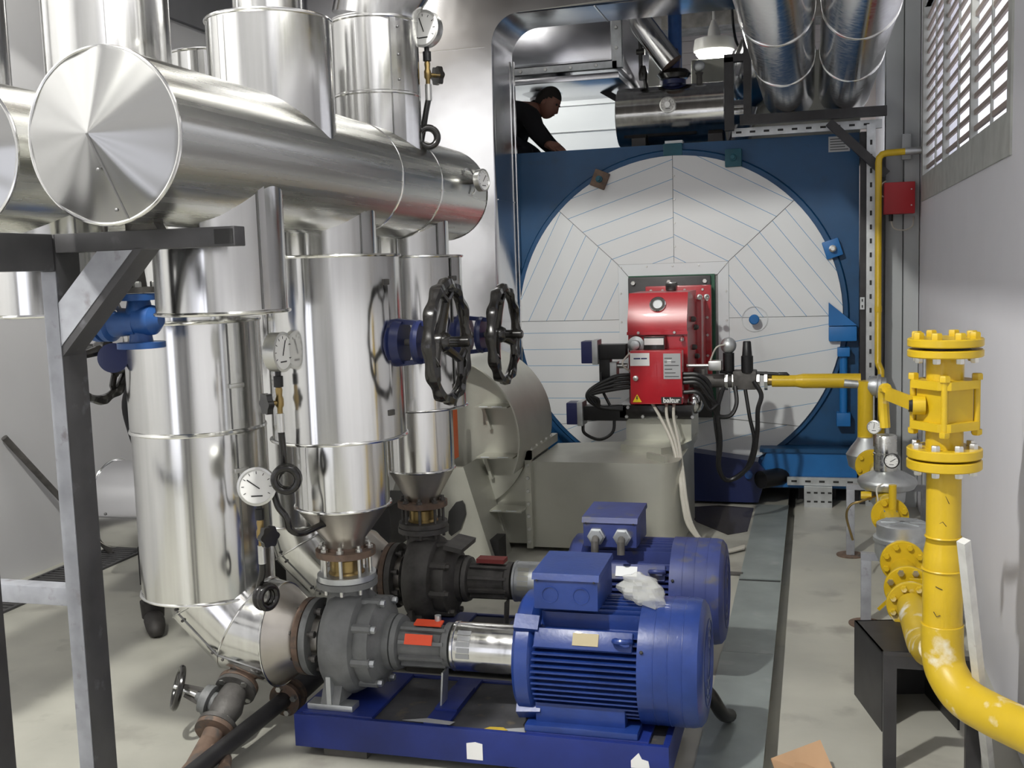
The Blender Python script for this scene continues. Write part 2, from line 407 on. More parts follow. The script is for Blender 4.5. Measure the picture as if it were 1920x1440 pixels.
MB().lathe((DC.x, DC.y+.03, DC.z), (0, -1, 0), [(0, DR-.002), (.035, DR-.002)], 96).build('door', SEAM, boil)
# square frame strips round the burner
fq = MB(); X0, X1, Z0, Z1 = DC.x+fx0, DC.x+fx1, DC.z+fz0, DC.z+fz1; yy = DC.y-.022
for nm, poly in (('top', [(X0, Z1), (X1, Z1), (X1-.075, Z1-.085), (X0+.075, Z1-.085)]), ('l', [(X0, Z1-.004), (X0+.072, Z1-.088), (X0+.072, Z0+.02), (X0, Z0)]), ('r', [(X1, Z1-.004), (X1-.072, Z1-.088), (X1-.072, Z0+.02), (X1, Z0)]), ('b', [(X0, Z0), (X1, Z0), (X1-.07, Z0+.03), (X0+.07, Z0+.03)])):
    MB().prism(poly, 'xz', yy, DC.y+.005).build('frame_strip', WHITE, boil)
copies('screw', hexb((0, -1, 0), .007, .006), STEEL, boil, [(X0+.02+i*.18, yy, Z1-.018) for i in range(5)]+[(X0+.016, yy, Z1-.2-i*.2) for i in range(4)]+[(X1-.016, yy, Z1-.2-i*.2) for i in range(4)]+[(DC.x+.008, DC.y-.018, DC.z+.5+i*.16) for i in range(4)])
# burner opening plate
MB().box(-1.243, -.648, yy-.012, yy+.01, .58, 1.572).build('gasket', GRN, boil)
MB().box(-1.243, -.672, yy-.034, yy-.0125, .58, 1.564, bev=.012).build('mounting_plate', DARKST, boil)
copies('bolt', hexb((0, -1, 0), .017, .016), STEEL, boil, [(x, yy-.034, z) for x, z in ((-1.205, 1.523), (-.957, 1.525), (-.712, 1.525), (-.712, 1.27), (-.712, 1.02))])
# sight hole
MB().lathe((-.383, DC.y-.019, 1.257), (0, -1, 0), [(0, .088), (.004, .088), (.004, .083), (0, .083)], 48, cap=False).build('sight_ring', GALV, boil)
MB().lathe((-.383, DC.y-.017, 1.257), (0, -1, 0), [(0, .024), (.05, .026), (.055, .034), (.085, .034), (.09, .028)], 20).build('sight_plug', BOILL, boil)
# door lugs
for x, z, r in ((.125, 1.715, -.3), (-.515, 2.345, 0), (-1.43, 2.25, .4)):
    lm = BOILL if z < 2 else TEAL if x > -1 else RUST
    lg = MB().box(x-.055, x+.055, BY-.07, BY, z-.06, z+.06, bev=.008, rot=Matrix.Rotation(r, 3, 'Y')).build('door_lug', lm, boil)
    MB().lathe((x, BY-.07, z), (0, -1, 0), [(0, .024), (.03, .024), (.035, .014), (.06, .014)], 8).build('clamp_bolt', STEEL if z < 2 else TEAL, lg)
MB().box(-.99, -.86, BY-.03, BY, 2.385, 2.47, bev=.006).build('centre_lug', TEAL, boil)
MB().box(-.98, -.86, BY-.01, BY+.1, 2.47, 2.49).build('lug_top', WHITE, boil)
MB().box(.10, .235, BY-.006, BY, 2.35, 2.45).build('maker_plate', SILV, boil)
for i in range(5): MB().box(.11, .225-.02*(i % 2), BY-.008, BY-.006, 2.362+i*.017, 2.367+i*.017).build('plate_line', INK, boil)
# right side stiffeners (light blue) and hinge post
MB().box(.10, .28, BY-.10, BY, 1.10, 1.20, bev=.01).build('hinge_bracket', BOILL, boil)
MB().prism([(.10, 1.205), (.28, 1.205), (.10, 1.36)], 'xz', BY-.09, BY).build('gusset', BOILL, boil)
MB().box(.155, .235, BY-.12, BY-.02, 1.00, 1.06, bev=.006).build('hinge_block', BOILL, boil)
MB().cyl((.195, BY-.07, .55), (.195, BY-.07, 1.06), .026, 12).build('hinge_pin', BOILL, boil)
MB().box(.15, .24, BY-.11, BY, .53, .62, bev=.006).build('hinge_block', BOILL, boil)
MB().prism([(-.30, .36), (.28, .36), (.28, .12), (-.42, .12)], 'xz', BY-.16, BY).build('lower_shelf', BOILL, boil)
MB().box(-.35, .29, BY-.18, BY, .36, .385).build('shelf_plate', BOILB, boil)
MB().prism([(-2.02, .12), (-1.60, .12), (-2.02, .80)], 'xz', BY-.05, BY).build('gusset', BOILL, boil)
# bottom bracket and drain
MB().prism([(-.80, .36), (-.36, .30), (-.30, .22), (-.36, .02), (-.86, .02)], 'xz', BY-.22, BY-.02).build('bottom_bracket', NAVY, boil)
MB().cyl((-.34, BY-.28, .19), (-.18, BY-.1, .19), .06, 16).build('drain_stub', BLKM, boil)
MB().lathe((-.42, BY-.23, .215), (0, -1, 0), [(0, .026), (.03, .026), (.035, .012)], 12).build('drain_plug', VALVEB, boil)

# slotted steel channels beside the boiler
def slotted(name, label, p, L, ax, w=.055, d=.03, m=GALV, face='-Y'):
    t = thing(name, label, 'channel', p)
    x, y, z = p
    if ax == 'Z':
        MB().box(x-w/2, x+w/2, y, y+.004, z, z+L).box(x-w/2, x-w/2+.004, y+.004, y+d, z, z+L).box(x+w/2-.004, x+w/2, y+.004, y+d, z, z+L).build('rail', m, t)
        n = int(L/.09); pts = [(x, y-.0008, z+.045+i*.09) for i in range(n)]; sb = MB().box(-.007, .007, 0, .002, -.016, .016)
    else:
        MB().box(x, x+L, y, y+.004, z-w/2, z+w/2).box(x, x+L, y+.004, y+d, z-w/2, z-w/2+.004).box(x, x+L, y+.004, y+d, z+w/2-.004, z+w/2).build('rail', m, t)
        n = int(L/.09); pts = [(x+.045+i*.09, y-.0008, z) for i in range(n)]; sb = MB().box(-.018, .018, 0, .002, -.007, .007)
    copies('slot', sb, INK, t, pts); return t
slotted('slotted_channel', 'tall slotted steel channel standing at the right edge of the boiler', (.362, 7.36, 0), 2.50, 'Z')
slotted('slotted_channel', 'slotted steel channel lying across the boiler top under the black bar', (-.52, 7.40, 2.505), .95, 'X')
slotted('slotted_channel', 'slotted steel channel lying low in front of the boiler foot', (-.17, 7.30, .17), .50, 'X', m=GALV)
t = thing('perforated_block', 'short double row perforated steel piece below the low channel', 'bracket', (-.02, 7.30, 0))
MB().box(-.06, .12, 7.27, 7.32, .0, .14).build('piece', GALV, t)
copies('slot', MB().box(-.012, .012, 0, .002, -.006, .006), INK, t, [(-.03+i*.045, 7.269, z) for i in range(4) for z in (.04, .10)])
t = thing('switch_plate', 'small grey slotted plate on the dark post right of the boiler', 'bracket', (.312, 7.40, 1.35))
MB().box(.298, .326, 7.395, 7.41, 1.31, 1.39).build('plate', GALV, t)
copies('slot', MB().box(-.004, .004, 0, .002, -.009, .009), INK, t, [(.312, 7.394, 1.33), (.312, 7.394, 1.37)])
tag(MB().box(.298, .34, 7.41, 7.47, 0, 2.46).build('steel_post', DARKST, loc=(.32, 7.44, 0)), 'dark steel post between the boiler and the tall slotted channel', 'post')
tag(MB().box(.405, .45, 7.38, 7.48, 0, 2.3).build('steel_post', DARKST, loc=(.43, 7.43, 0)), 'dark steel post behind the thin yellow gas riser', 'post')

# pipe bracket across the boiler top
pb = thing('pipe_bracket', 'black steel bracket carrying the two overhead insulated pipes', 'bracket', (0, 7.3, 2.5))
MB().box(-.46, .452, 7.27, 7.33, 2.54, 2.60).build('bar', DARKST, pb)
MB().bar((.10, 7.30, 2.52), (.452, 7.30, 2.17), .05, .055).build('brace', DARKST, pb)
MB().box(-.435, -.385, 7.27, 7.32, 2.60, 3.5).build('upright', DARKST, pb)
MB().box(-.56, -.50, 7.30, 7.35, 2.51, 2.98).build('upright', DARKST, pb); MB().box(-.56, -.40, 7.30, 7.35, 2.95, 3.0).build('bar', DARKST, pb)
# two overhead pipes
for x, lab in ((-.155, 'left of two overhead insulated pipes running along the right wall'), (.205, 'right of two overhead insulated pipes, next to the wall')):
    r = .168; z = 2.60+r; tp = thing('overhead_pipe', lab, 'pipe', (x, 7.3, z), 'overhead insulated pipes')
    MB().lathe((x, -1.0, z), (0, 1, 0), [(0, r), (8.6, r)], 128, ripple=11+int(x*100)).build('jacket', ALU, tp)
    copies('band', MB().lathe((0, 0, 0), (0, 1, 0), [(-.012, r*1.012), (-.006, r*1.03), (.006, r*1.03), (.012, r*1.012)], 64), RIM, tp, [(x, y, z) for y in (1.6, 2.75, 3.9, 5.05, 6.2)])
    MB().lathe((x, 7.6, z), (0, 1, 0), [(0, r*1.0), (.06, r), (.0601, .1), (.5, .1)], 64, cap=True).build('end_cap', ALU, tp)

# ================================================================ FLUE DUCT in front of the boiler's left edge
def arc(cx, cz, r, a0, a1, n=10): return [(cx+r*cos(a0+(a1-a0)*k/n), cz+r*sin(a0+(a1-a0)*k/n)) for k in range(n+1)]
fd = thing('flue_duct', 'tall sheet-clad flue duct turning over the boiler with a rounded inside corner', 'duct', (-2.6, 7.2, 0))
DX, DZ, DYa, DYb = -2.045, 3.32, 6.96, 7.47
poly = [(-3.4, 0), (DX, 0)]+[(DX, DZ-.20)]+arc(DX+.20, DZ-.20, .20, pi, pi/2)[1:]+[(-.42, DZ), (-.42, 4.4), (-3.4, 4.4)]
mb = MB(); mb.prism(poly, 'xz', DYa, DYb)
es = [e for e in mb.bm.edges if all(abs(v.co.y-DYa) < 1e-5 for v in e.verts)]
bmesh.ops.bevel(mb.bm, geom=es, offset=.045, segments=5, profile=.5, affect='EDGES')
mb.build('casing', ALUD, fd)
sm = MB()
sm.box(-3.4, DX-.045, DYa-.005, DYa+.001, 3.115, 3.121)
sm.build('seam', RIM, fd)
MB().box(DX-.001, DX+.004, DYa+.04, DYb, 2.115, 2.121).build('seam', RIM, fd)
MB().box(-1.36, -1.35, DYa+.04, DYb, DZ-.005, DZ+.001).build('seam', RIM, fd)
MB().box(-2.035, -2.028, DYb-.03, DYb, .3, 3.1).build('seam', RIM, fd)

# ---------------- on and above the boiler
sd = thing('steam_drum', 'polished horizontal drum on the boiler top with a round dial', 'drum', (-.98, 7.9, 2.47))
dz, dr = 2.715, .208
MB().lathe((-1.36, 7.9, dz), (1, 0, 0), [(0, 0), (0, dr-.006), (.006, dr), (.765, dr), (.77, dr-.006), (.77, 0)], 72, ripple=5, cap=False).build('shell', ALU, sd)
MB().cyl((-.595, 7.9, dz-.01), (-.43, 7.9, dz-.01), .085, 40).build('nozzle', ALU, sd)
MB().lathe((-.595, 7.9, dz-.01), (1, 0, 0), [(.14, .087), (.143, .092), (.155, .092), (.158, .087)], 40).build('band', RIM, sd)
for x in (-1.2, -.66): MB().box(x-.05, x+.05, 7.74, 8.0, 2.44, 2.55).build('saddle', DARKST, sd)
MB().box(-1.32, -.80, 7.72, 7.76, 2.44, 2.49).build('skid', DARKST, sd)
def dial(parent, c, ax, r, needle=.7, case=None, seg=40, depth=.03):
    """gauge head: part 'gauge' with sub-parts"""
    u, v, a = basis(ax); c = V(c)
    # make v vertical-ish
    g = MB().lathe(c, ax, [(-depth, 0), (-depth, r*.95), (-depth*.9, r), (0, r), (.004, r*1.03), (.008, r*1.03), (.010, r*.90), (.004, r*.88), (.004, 0)], seg, cap=False).build('gauge', case or STEEL, parent)
    MB().lathe(c+a*.0045, ax, [(0, 0), (0, r*.885), (.0012, r*.885), (.0012, 0)], seg, cap=False).build('dial_face', DIAL, g)
    tk = MB()
    for k in range(-4, 5):
        an = k*rad(30)+pi/2; d = u*cos(an)+v*sin(an)
        tk.bar(c+a*.0062+d*r*.66, c+a*.0062+d*r*.8, r*.035, .0008, side=a.cross(d))
    tk.bar(c+a*.0062-v*r*.5-u*r*.3, c+a*.0062-v*r*.5+u*r*.3, r*.07, .0008, side=v)
    tk.build('dial_marks', INK, g)
    d = u*cos(needle)+v*sin(needle)
    MB().bar(c+a*.0075-d*r*.2, c+a*.0075+d*r*.62, r*.055, .0012, side=a.cross(d)).build('needle', INK, g)
    return g
dial(sd, (-.98, 7.683, dz+.045), (.0, -1, .1), .055, 1.1)
MB().cyl((-.98, 7.72, dz+.05), (-.98, 7.66, dz+.045), .02).build('dial_stem', STEEL, sd)
# valve stack on the drum
vs = thing('steam_valve', 'blue globe valve with black handwheel standing on the polished drum', 'valve', (-.96, 7.9, dz+dr))
MB().lathe((-.96, 7.9, 2.90), (0, 0, 1), [(0, .06), (.03, .06), (.03, .085), (.06, .085), (.06, .04), (.2, .05), (.28, .03)], 24).build('body', NAVY, vs)
hw = MB()
hw.lathe((-.96, 7.9, 3.00), (0, 0, 1), [(-.03, .10), (.0, .125), (.03, .10), (.02, .04), (-.02, .04)], 12, closed=False); hw.build('handwheel', BLACK, vs)
MB().cyl((-.96, 7.98, 3.02), (-.96, 8.0, 3.75), .05, 20).build('pipe', VALVEB, vs)
ep = thing('insulated_elbow', 'small insulated pipe bend slanting down above the polished drum', 'pipe', (-1.0, 7.9, 3.1))
MB().tube([(-1.19, 7.8, 3.7), (-1.19, 7.8, 3.42), (-1.17, 7.8, 3.35), (-.98, 7.8, 3.08), (-.965, 7.8, 3.06)], .085, 32).build('jacket', ALU, ep)
MB().ring((-1.19, 7.8, 3.40), (.05, 0, -1), .087, .006, 32).build('band', RIM, ep)
MB().lathe((-.965, 7.8, 3.06), (.55, 0, -.8), [(0, .086), (.012, .03)], 24).build('end_disc', RUST, ep)
t = thing('level_rod', 'black jointed rod standing at the left end of the polished drum', 'rod', (-1.2, 7.85, dz+dr))
MB().tube([(-1.19, 7.85, 3.28), (-1.19, 7.85, 3.02), (-1.16, 7.85, 2.96), (-1.15, 7.85, 2.9)], .016, 10).build('rod', BLACK, t)
MB().lathe((-1.175, 7.85, 2.97), (0, 0, 1), [(0, .03), (.05, .035), (.1, .02)], 10).build('joint', BLACK, t)
MB().lathe((-1.22, 7.85, 3.17), (1, 0, 0), [(0, .02), (.06, .025)], 10).build('joint', BLACK, t)
t = thing('float_gauge', 'small round grey knob on a stem near the right end of the polished drum', 'gauge', (-.78, 7.9, dz+dr))
MB().lathe((-.78, 7.9, 2.90), (0, 0, 1), [(0, .022), (.08, .02), (.1, .03)], 14).build('stem', CAST, t)
MB().sphere((-.78, 7.9, 3.045), .042, 1, .5, 1, 12).build('head', GALV, t)
# insulated supply ducts beyond
dk = thing('square_duct', 'square sheet metal duct with flanged corner above the bending man', 'duct', (-1.9, 8.4, 3.2))
MB().box(-3.3, -1.48, 8.35, 9.3, 3.22, 3.80, bev=.03).build('casing', ALUD, dk)
MB().box(-3.3, -1.44, 8.28, 8.345, 3.155, 3.205).build('flange_angle', GALV, dk); MB().box(-1.475, -1.40, 8.28, 8.345, 3.155, 3.8).build('flange_angle', GALV, dk)
copies('bolt', hexb((0, -1, 0), .014, .012), STEEL, dk, [(-1.44, 8.28, 3.3), (-1.44, 8.28, 3.45), (-1.44, 8.28, 3.6)]+[(-2.2+i*.2, 8.28, 3.18) for i in range(4)])
MB().box(-3.3, -1.42, 8.25, 9.2, 3.07, 3.12, bev=.01).build('lower_skirt', ALUD, dk)
d2 = thing('tapered_duct', 'crumpled sheet metal transition duct left of the insulated bend', 'duct', (-1.25, 8.6, 2.6))
mb = MB(); mb.prism([(-1.42, 3.9), (-1.42, 3.30), (-1.26, 2.98), (-1.20, 3.10), (-1.16, 3.9)], 'xz', 8.3, 8.9); mb.build('casing', ALUD, d2)
d3 = thing('rear_duct', 'bright sheet metal duct rising behind the drum, beside the bending man', 'duct', (-1.4, 9.4, 2.45))
MB().box(-1.60, -1.20, 9.35, 10.2, 2.0, 3.55, bev=.02).build('casing', ALUD, d3)
MB().box(-1.605, -1.2, 9.343, 9.35, 2.72, 2.727).build('seam', RIM, d3); MB().box(-1.605, -1.2, 9.343, 9.35, 3.05, 3.057).build('seam', RIM, d3)
d4 = thing('long_duct', 'wide sheet duct, coloured white for its bright reflections, sloping behind the bending man', 'duct', (-2.4, 10.4, 2.5))
mb = MB(); mb.prism([(-3.6, 3.6), (-1.7, 3.55), (-1.62, 2.445), (-2.4, 2.445), (-3.6, 2.445)], 'xz', 10.35, 10.9); mb.build('casing', WHITE, d4)  # white stands in for bare sheet metal reflecting strong light
for z in (2.95, 3.2, 3.42): MB().box(-3.0, -1.66, 10.343, 10.35, z, z+.006).build('seam', RIM, d4)
d5 = thing('round_stub_duct', 'dark lower edge of a round duct over the man\'s head', 'duct', (-2.1, 8.9, 3.1))
MB().lathe((-2.15, 8.75, 3.22), (0, 0, -1), [(0, .26), (.12, .25), (.18, .1), (.28, .09), (.29, 0)], 40, cap=False).build('cone', ALUD, d5)
t = tag(MB().bar((-1.72, 8.9, 3.12), (-1.25, 8.8, 2.82), .03, .05).build('angle_brace', FRAME, loc=(-1.5, 8.85, 3)), 'slanting steel angle left of the drum below the square duct', 'brace')
t = tag(MB().tube(smooth_path([(-.72, 10.3, 4.3), (-.70, 10.3, 3.8), (-.62, 10.2, 3.55), (-.35, 10, 3.25), (-.15, 9.9, 3.1)]), .012, 8).build('hanging_cable', BLKM, loc=(-.7, 10.3, 4)), 'thin black cable hanging in a curve near the far lamp', 'cable')
mb = MB(); mb.lathe((-.55, 9.6, 3.0), (.3, -.25, 1), [(-.56, .12), (0, .12), (.1, .2), (.25, .22), (.5, .18)], 32); tag(mb.build('bright_bend', ALU, loc=(-.55, 9.6, 3)), 'shiny round pipe bend right of the knob above the drum', 'pipe')
tag(MB().box(-1.05, .4, 9.9, 10.0, 2.445, 3.46, bev=.02).build('sheet_wall', FANP, loc=(-.4, 9.95, 2.445)), 'crumpled sheet metal wall below the far lamp', 'panel')
# walkway behind front plate
tag(MB().box(-3.2, -2.06, 7.6, 11, 2.36, 2.44).build('walkway', GALV, loc=(-2.6, 8, 2.4)), 'steel walkway beside the boiler top where the man kneels', 'walkway')

# ================================================================ BURNER
bu = thing('burner', 'red gas burner with control panel mounted on the white boiler door', 'burner', (-.92, 6.9, .7))
# housing with sloped hood front (profile in YZ, extruded along X)
MB().prism([(6.52, .80), (6.52, 1.22), (6.50, 1.225), (6.50, 1.31), (6.585, 1.475), (7.05, 1.475), (7.05, .80)], 'yz', -1.098, -.735).build('hood', RED, bu)
MB().box(-1.102, -.731, 6.494, 6.53, 1.222, 1.24).build('hood_lip', RED, bu)
MB().box(-1.06, -.70, 7.05, 7.33, .84, 1.42, bev=.02).build('rear_housing', RED, bu)
MB().box(-1.11, -.665, 7.33, 7.40, .80, 1.50, bev=.01).build('housing_flange', RED, bu)
copies('screw', hexb((0, -1, 0), .010, .010), STEEL, bu, [(x, 6.494, 1.205+.03) for x in (-1.03, -.81)]+[(x, 7.33, 1.47) for x in (-1.07, -.99, -.84, -.72)]+[(-.69, 7.33, z) for z in (1.4, 1.28, 1.16, 1.02)])
# sight glass on the sloped face
ns_ = V((0, -.14, .22)).normalized(); ns_ = V((0, -.537, .843)); ns_ = V((0, -.14/.26, .22/.26))
MB().lathe((-.915, 6.546, 1.400), (0, -.889, .458), [(0, .05), (.014, .05), (.018, .045), (.018, .030), (.008, .028), (.008, 0)], 32, cap=False).build('sight_glass_rim', RIM, bu)
MB().lathe((-.915, 6.546, 1.400), (0, -.889, .458), [(.009, 0), (.009, .028), (.012, .028), (.012, 0)], 24, cap=False).build('sight_glass', GALV, bu)
MB().box(-.925, -.855, 6.98, 7.06, 1.475, 1.53, bev=.01).build('hinge_block', BLACK, bu)
for x in (-.71, -.665): MB().lathe((x, 7.0, 1.43), (.3, -1, 0), [(0, .018), (.02, .018), (.022, .010), (.0, .010)], 20).build('fitting', STEEL, bu)
for (y, z) in ((6.75, 1.3), (6.9, 1.24), (6.8, 1.12), (6.95, 1.05)): MB().lathe((-.736, y, z), (1, 0, 0), [(0, .018), (.02, .018), (.03, .010)], 10).build('side_fitting', CAST, bu)
MB().box(-.735, -.66, 6.8, 7.0, .82, .98, bev=.01).build('side_bracket', CAST, bu)
# pressure switch and transformer above the panel
MB().lathe((-1.045, 6.50, 1.163), (0, -1, 0), [(0, .052), (.02, .052), (.025, .03), (.04, .028), (.06, .028), (.065, .018)], 28).build('pressure_switch', GALV, bu)
bx = MB().box(-.99, -.862, 6.43, 6.52, 1.085, 1.215, bev=.006).build('ignition_box', BLACK, bu)
MB().box(-.985, -.868, 6.424, 6.43, 1.165, 1.205).build('white_label', PAPER, bx)
MB().lathe((-.765, 6.50, 1.2), (0, -1, -.3), [(0, .012), (.03, .014), (.05, .005)], 12).build('drain_screw', STEEL, bu)
# control panel
pn = MB().box(-1.064, -.752, 6.36, 6.47, .812, 1.135, bev=.006).build('control_panel', RED, bu)
MB().box(-1.062, -.945, 6.356, 6.36, 1.045, 1.122).build('label', PAPER, pn)
for i, (a, b) in enumerate(((-1.04, -1.00), (-.995, -.96))): MB().box(a, b, 6.355, 6.356, 1.085, 1.093).build('print_line', SERVB, pn)
MB().box(-.862, -.760, 6.356, 6.36, .965, 1.118).build('rating_plate', SILV, pn)
pl = MB()
for i in range(6): pl.box(-.855, -.77-.02*(i % 3), 6.355, 6.356, .978+i*.022, .982+i*.022)
pl.build('print_line', INK, pn)
MB().box(-.84, -.815, 6.355, 6.356, 1.06, 1.078).build('white_spot', PAPER, pn)
MB().lathe((-1.03, 6.36, .97), (0, -1, 0), [(0, .016), (.012, .016), (.016, .010)], 20).build('lock', STEEL, pn)
MB().prism([(-1.051, .825), (-.996, .825), (-1.0235, .873)], 'xz', 6.355, 6.36).build('warning_sign', SYEL, pn)
MB().prism([(-1.0265, .862), (-1.019, .862), (-1.0225, .850), (-1.017, .850), (-1.028, .831), (-1.0245, .844), (-1.030, .844)], 'xz', 6.3545, 6.355).build('lightning_mark', INK, pn)
bp = MB().box(-.878, -.757, 6.356, 6.36, .816, .856).build('brand_plate', INK, pn)
text_part('lettering', 'baltur', .042, PAPER, bu, (-.8175, 6.3545, .836), (pi/2, 0, 0), bold=.0012, sx=1.0)
# servo motors with black linkage arms
for k, (xa, za, xe) in enumerate(((-1.372, 1.125, -1.10), (-1.475, .745, -1.10))):
    s = MB().box(xa, xa+.07, 6.40, 6.52, za-.068, za+.068, bev=.006).build('servo_cover', SERVB, bu)
    MB().box(xa+.07, xa+.105, 6.39, 6.53, za-.075, za+.075, bev=.004).build('servo_body', GALV, bu)
    MB().box(xa+.105, xe, 6.42, 6.52, za-.045, za+.045, bev=.004).build('servo_arm', BLKM, bu)
MB().box(-1.27, -1.20, 6.44, 6.52, .94, 1.08, bev=.006).build('servo_linkage', BLKM, bu)
MB().box(-1.20, -1.16, 6.43, 6.53, .96, 1.06).build('linkage_plate', GALV, bu)
MB().cyl((-1.165, 6.48, 1.035), (-1.10, 6.48, 1.035), .016).build('shaft', STEEL, bu)
# plenum under burner
MB().box(-1.15, -.70, 6.42, 7.0, .712, .80, bev=.008).build('plenum', BLACK, bu)
copies('bolt', hexb((0, -1, 0), .012, .012), STEEL, bu, [(-1.1+i*.1, 6.42, .728) for i in range(5)]+[(-1.09, 6.42, .785)])
MB().sphere((-.70, 6.55, .80), .055, 1, 1, 1.3, 10).build('flexible_joint', ALU, bu)
# gas valve train (part of the burner) along +X
MB().cyl((-.735, 6.62, .925), (-.45, 6.62, .925), .042, 16).build('gas_tube', CAST, bu)
for x in (-.52, -.475, -.33, -.285): MB().lathe((x, 6.62, .925), (1, 0, 0), [(0, .058), (.018, .058)], 8).build('union', STEEL, bu)
MB().box(-.47, -.33, 6.56, 6.68, .875, .99, bev=.01).build('valve_block', CAST, bu)
MB().cyl((-.74, 6.5, 1.03), (-.60, 6.5, 1.03), .010).build('igniter_rod', STEEL, bu)
MB().box(-.61, -.53, 6.48, 6.56, 1.0, 1.06, bev=.01).build('igniter_head', STEEL, bu)
MB().sphere((-.495, 6.58, 1.145), .048, 1, 1, 1.05, 12).build('solenoid_cap', GALV, bu)
MB().cyl((-.495, 6.58, .99), (-.495, 6.58, 1.10), .034, 20).build('solenoid_coil', BLKM, bu)
MB().lathe((-.385, 6.58, .98), (0, 0, 1), [(0, .036), (.10, .036), (.102, .030), (.185, .024), (.19, .02)], 18).build('coil', BLKM, bu)
MB().cyl((-.55, 6.60, .985), (-.20, 6.60, .965), .012).build('impulse_pipe', BLKM, bu)
MB().tube([(-.20, 6.60, .965), (-.155, 6.60, .965), (-.145, 6.60, .955), (-.145, 6.60, .90)], .014, 8).build('impulse_elbow', BLKM, bu)
MB().cyl((-.285, 6.62, .925), (-.235, 6.62, .925), .03).build('brass_nipple', BRASS, bu)
# cables
def cable(pts, r, m=BLKM, par=None, name='cable'): return MB().tube(smooth_path(pts), r, 8).build(name, m, par)
for i, z in enumerate((.985, .96, .935, .91)):
    cable([(-1.06, 6.42, z), (-1.17, 6.38, z-.01), (-1.31, 6.36, .90-.01*i), (-1.325+.02*i, 6.36, .84), (-1.25, 6.38, .79), (-1.12, 6.40, .775+.006*i)], .012, par=bu)
cable([(-1.26, 6.44, 1.0), (-1.25, 6.42, .9), (-1.20, 6.40, .80)], .009, par=bu)
cable([(-1.06, 6.40, 1.0), (-1.11, 6.36, 1.06), (-1.06, 6.40, 1.13)], .006, CABLE, bu)
cable([(-1.38, 6.44, .675), (-1.365, 6.42, .62), (-1.27, 6.41, .585), (-1.19, 6.42, .63), (-1.18, 6.44, .72)], .010, par=bu)
for i, z in enumerate((.99, .965, .94, .88)):
    cable([(-.752, 6.40, z), (-.66, 6.40, z-.005), (-.60, 6.42, z-.06-.015*i), (-.58+.01*i, 6.44, .80), (-.55, 6.46, .73), (-.48, 6.48, .73), (-.445, 6.5, .80), (-.455, 6.53, .90)], .013, par=bu)
cable([(-.53, 6.50, .88), (-.555, 6.46, .76), (-.54, 6.46, .58), (-.55, 6.46, .42), (-.52, 6.50, .335), (-.46, 6.52, .34), (-.36, 6.5, .44), (-.325, 6.5, .62), (-.32, 6.5, .76), (-.30, 6.52, .85), (-.345, 6.54, .93)], .014, par=bu)
cable([(-.52, 6.52, .90), (-.57, 6.48, .74), (-.555, 6.48, .55), (-.555, 6.48, .40), (-.50, 6.52, .325), (-.40, 6.52, .385), (-.345, 6.52, .56), (-.37, 6.52, .72), (-.395, 6.54, .88)], .012, par=bu)
cable([(-.60, 6.52, 1.06), (-.56, 6.50, 1.14), (-.50, 6.55, 1.155)], .005, CABLE, bu)
for i, (x0, nm) in enumerate(((-.945, 'leftmost'), (-.855, 'middle'), (-.81, 'rightmost'))):
    e = .012*(i-1)
    o = cable([(x0, 6.42, .815), (-.885+.04*i, 6.36, .73), (-.80+.02*i, 6.22, .60), (-.725+e, 6.02, .455), (-.70+e, 5.96, .30), (-.665+e, 5.94, .17), (-.575, 5.95, .06), (-.48, 6.0+e, .022), (-.385, 6.12+2*e, .016)], .0095, CABLE)
    tag(o, nm+' of three pale flexible conduits drooping from the red burner panel to the floor', 'cable', 'conduits below the burner panel')

# ================================================================ COMBUSTION AIR BLOWER AND DUCT
bl = thing('blower', 'silver grey centrifugal blower casing with a curved scroll beside the boiler', 'blower', (-2.0, 5.8, 0))
cx, cz, R = -2.05, .70, .47
def scroll(dr): return arc(cx, cz, R+dr, rad(-5), rad(200), 40)
MB().prism(arc(cx, cz, R, 0, 2*pi, 64)[:-1], 'xz', 5.90, 5.93).build('side_plate', FANP, bl)
rim_out = arc(cx, cz, R, rad(-25), rad(205), 48); rim_in = arc(cx, cz, R-.008, rad(205), rad(-25), 48)
MB().prism(rim_out+rim_in, 'xz', 5.68, 6.45).build('scroll', FANP, bl)
MB().prism(arc(cx, cz, R, 0, 2*pi, 64)[:-1], 'xz', 6.42, 6.45).build('back_plate', FANP, bl)
MB().box(-2.05, -1.60, 5.93, 6.42, .04, .545).build('outlet_box', FANP, bl)
for z, xa, xb in ((.875, -1.86, -1.665), (.585, -1.86, -1.64), (.275, -1.80, -1.60)):
    s = MB(); s.box(xa, xb, 5.74, 5.90, z-.008, z); s.build('stiffener', FANP, bl)
    MB().prism([(xa, z-.01), (xa+.02, z-.01), (xa+.06, z-.15), (xa+.045, z-.15)], 'xz', 5.86, 5.90).build('rib', FANP, bl)
    MB().box(xa+.03, xa+.08, 5.735, 5.742, z-.001, z+.003).build('weld', WHITE, bl); MB().box(xb-.09, xb-.03, 5.735, 5.742, z-.001, z+.003).build('weld', WHITE, bl)
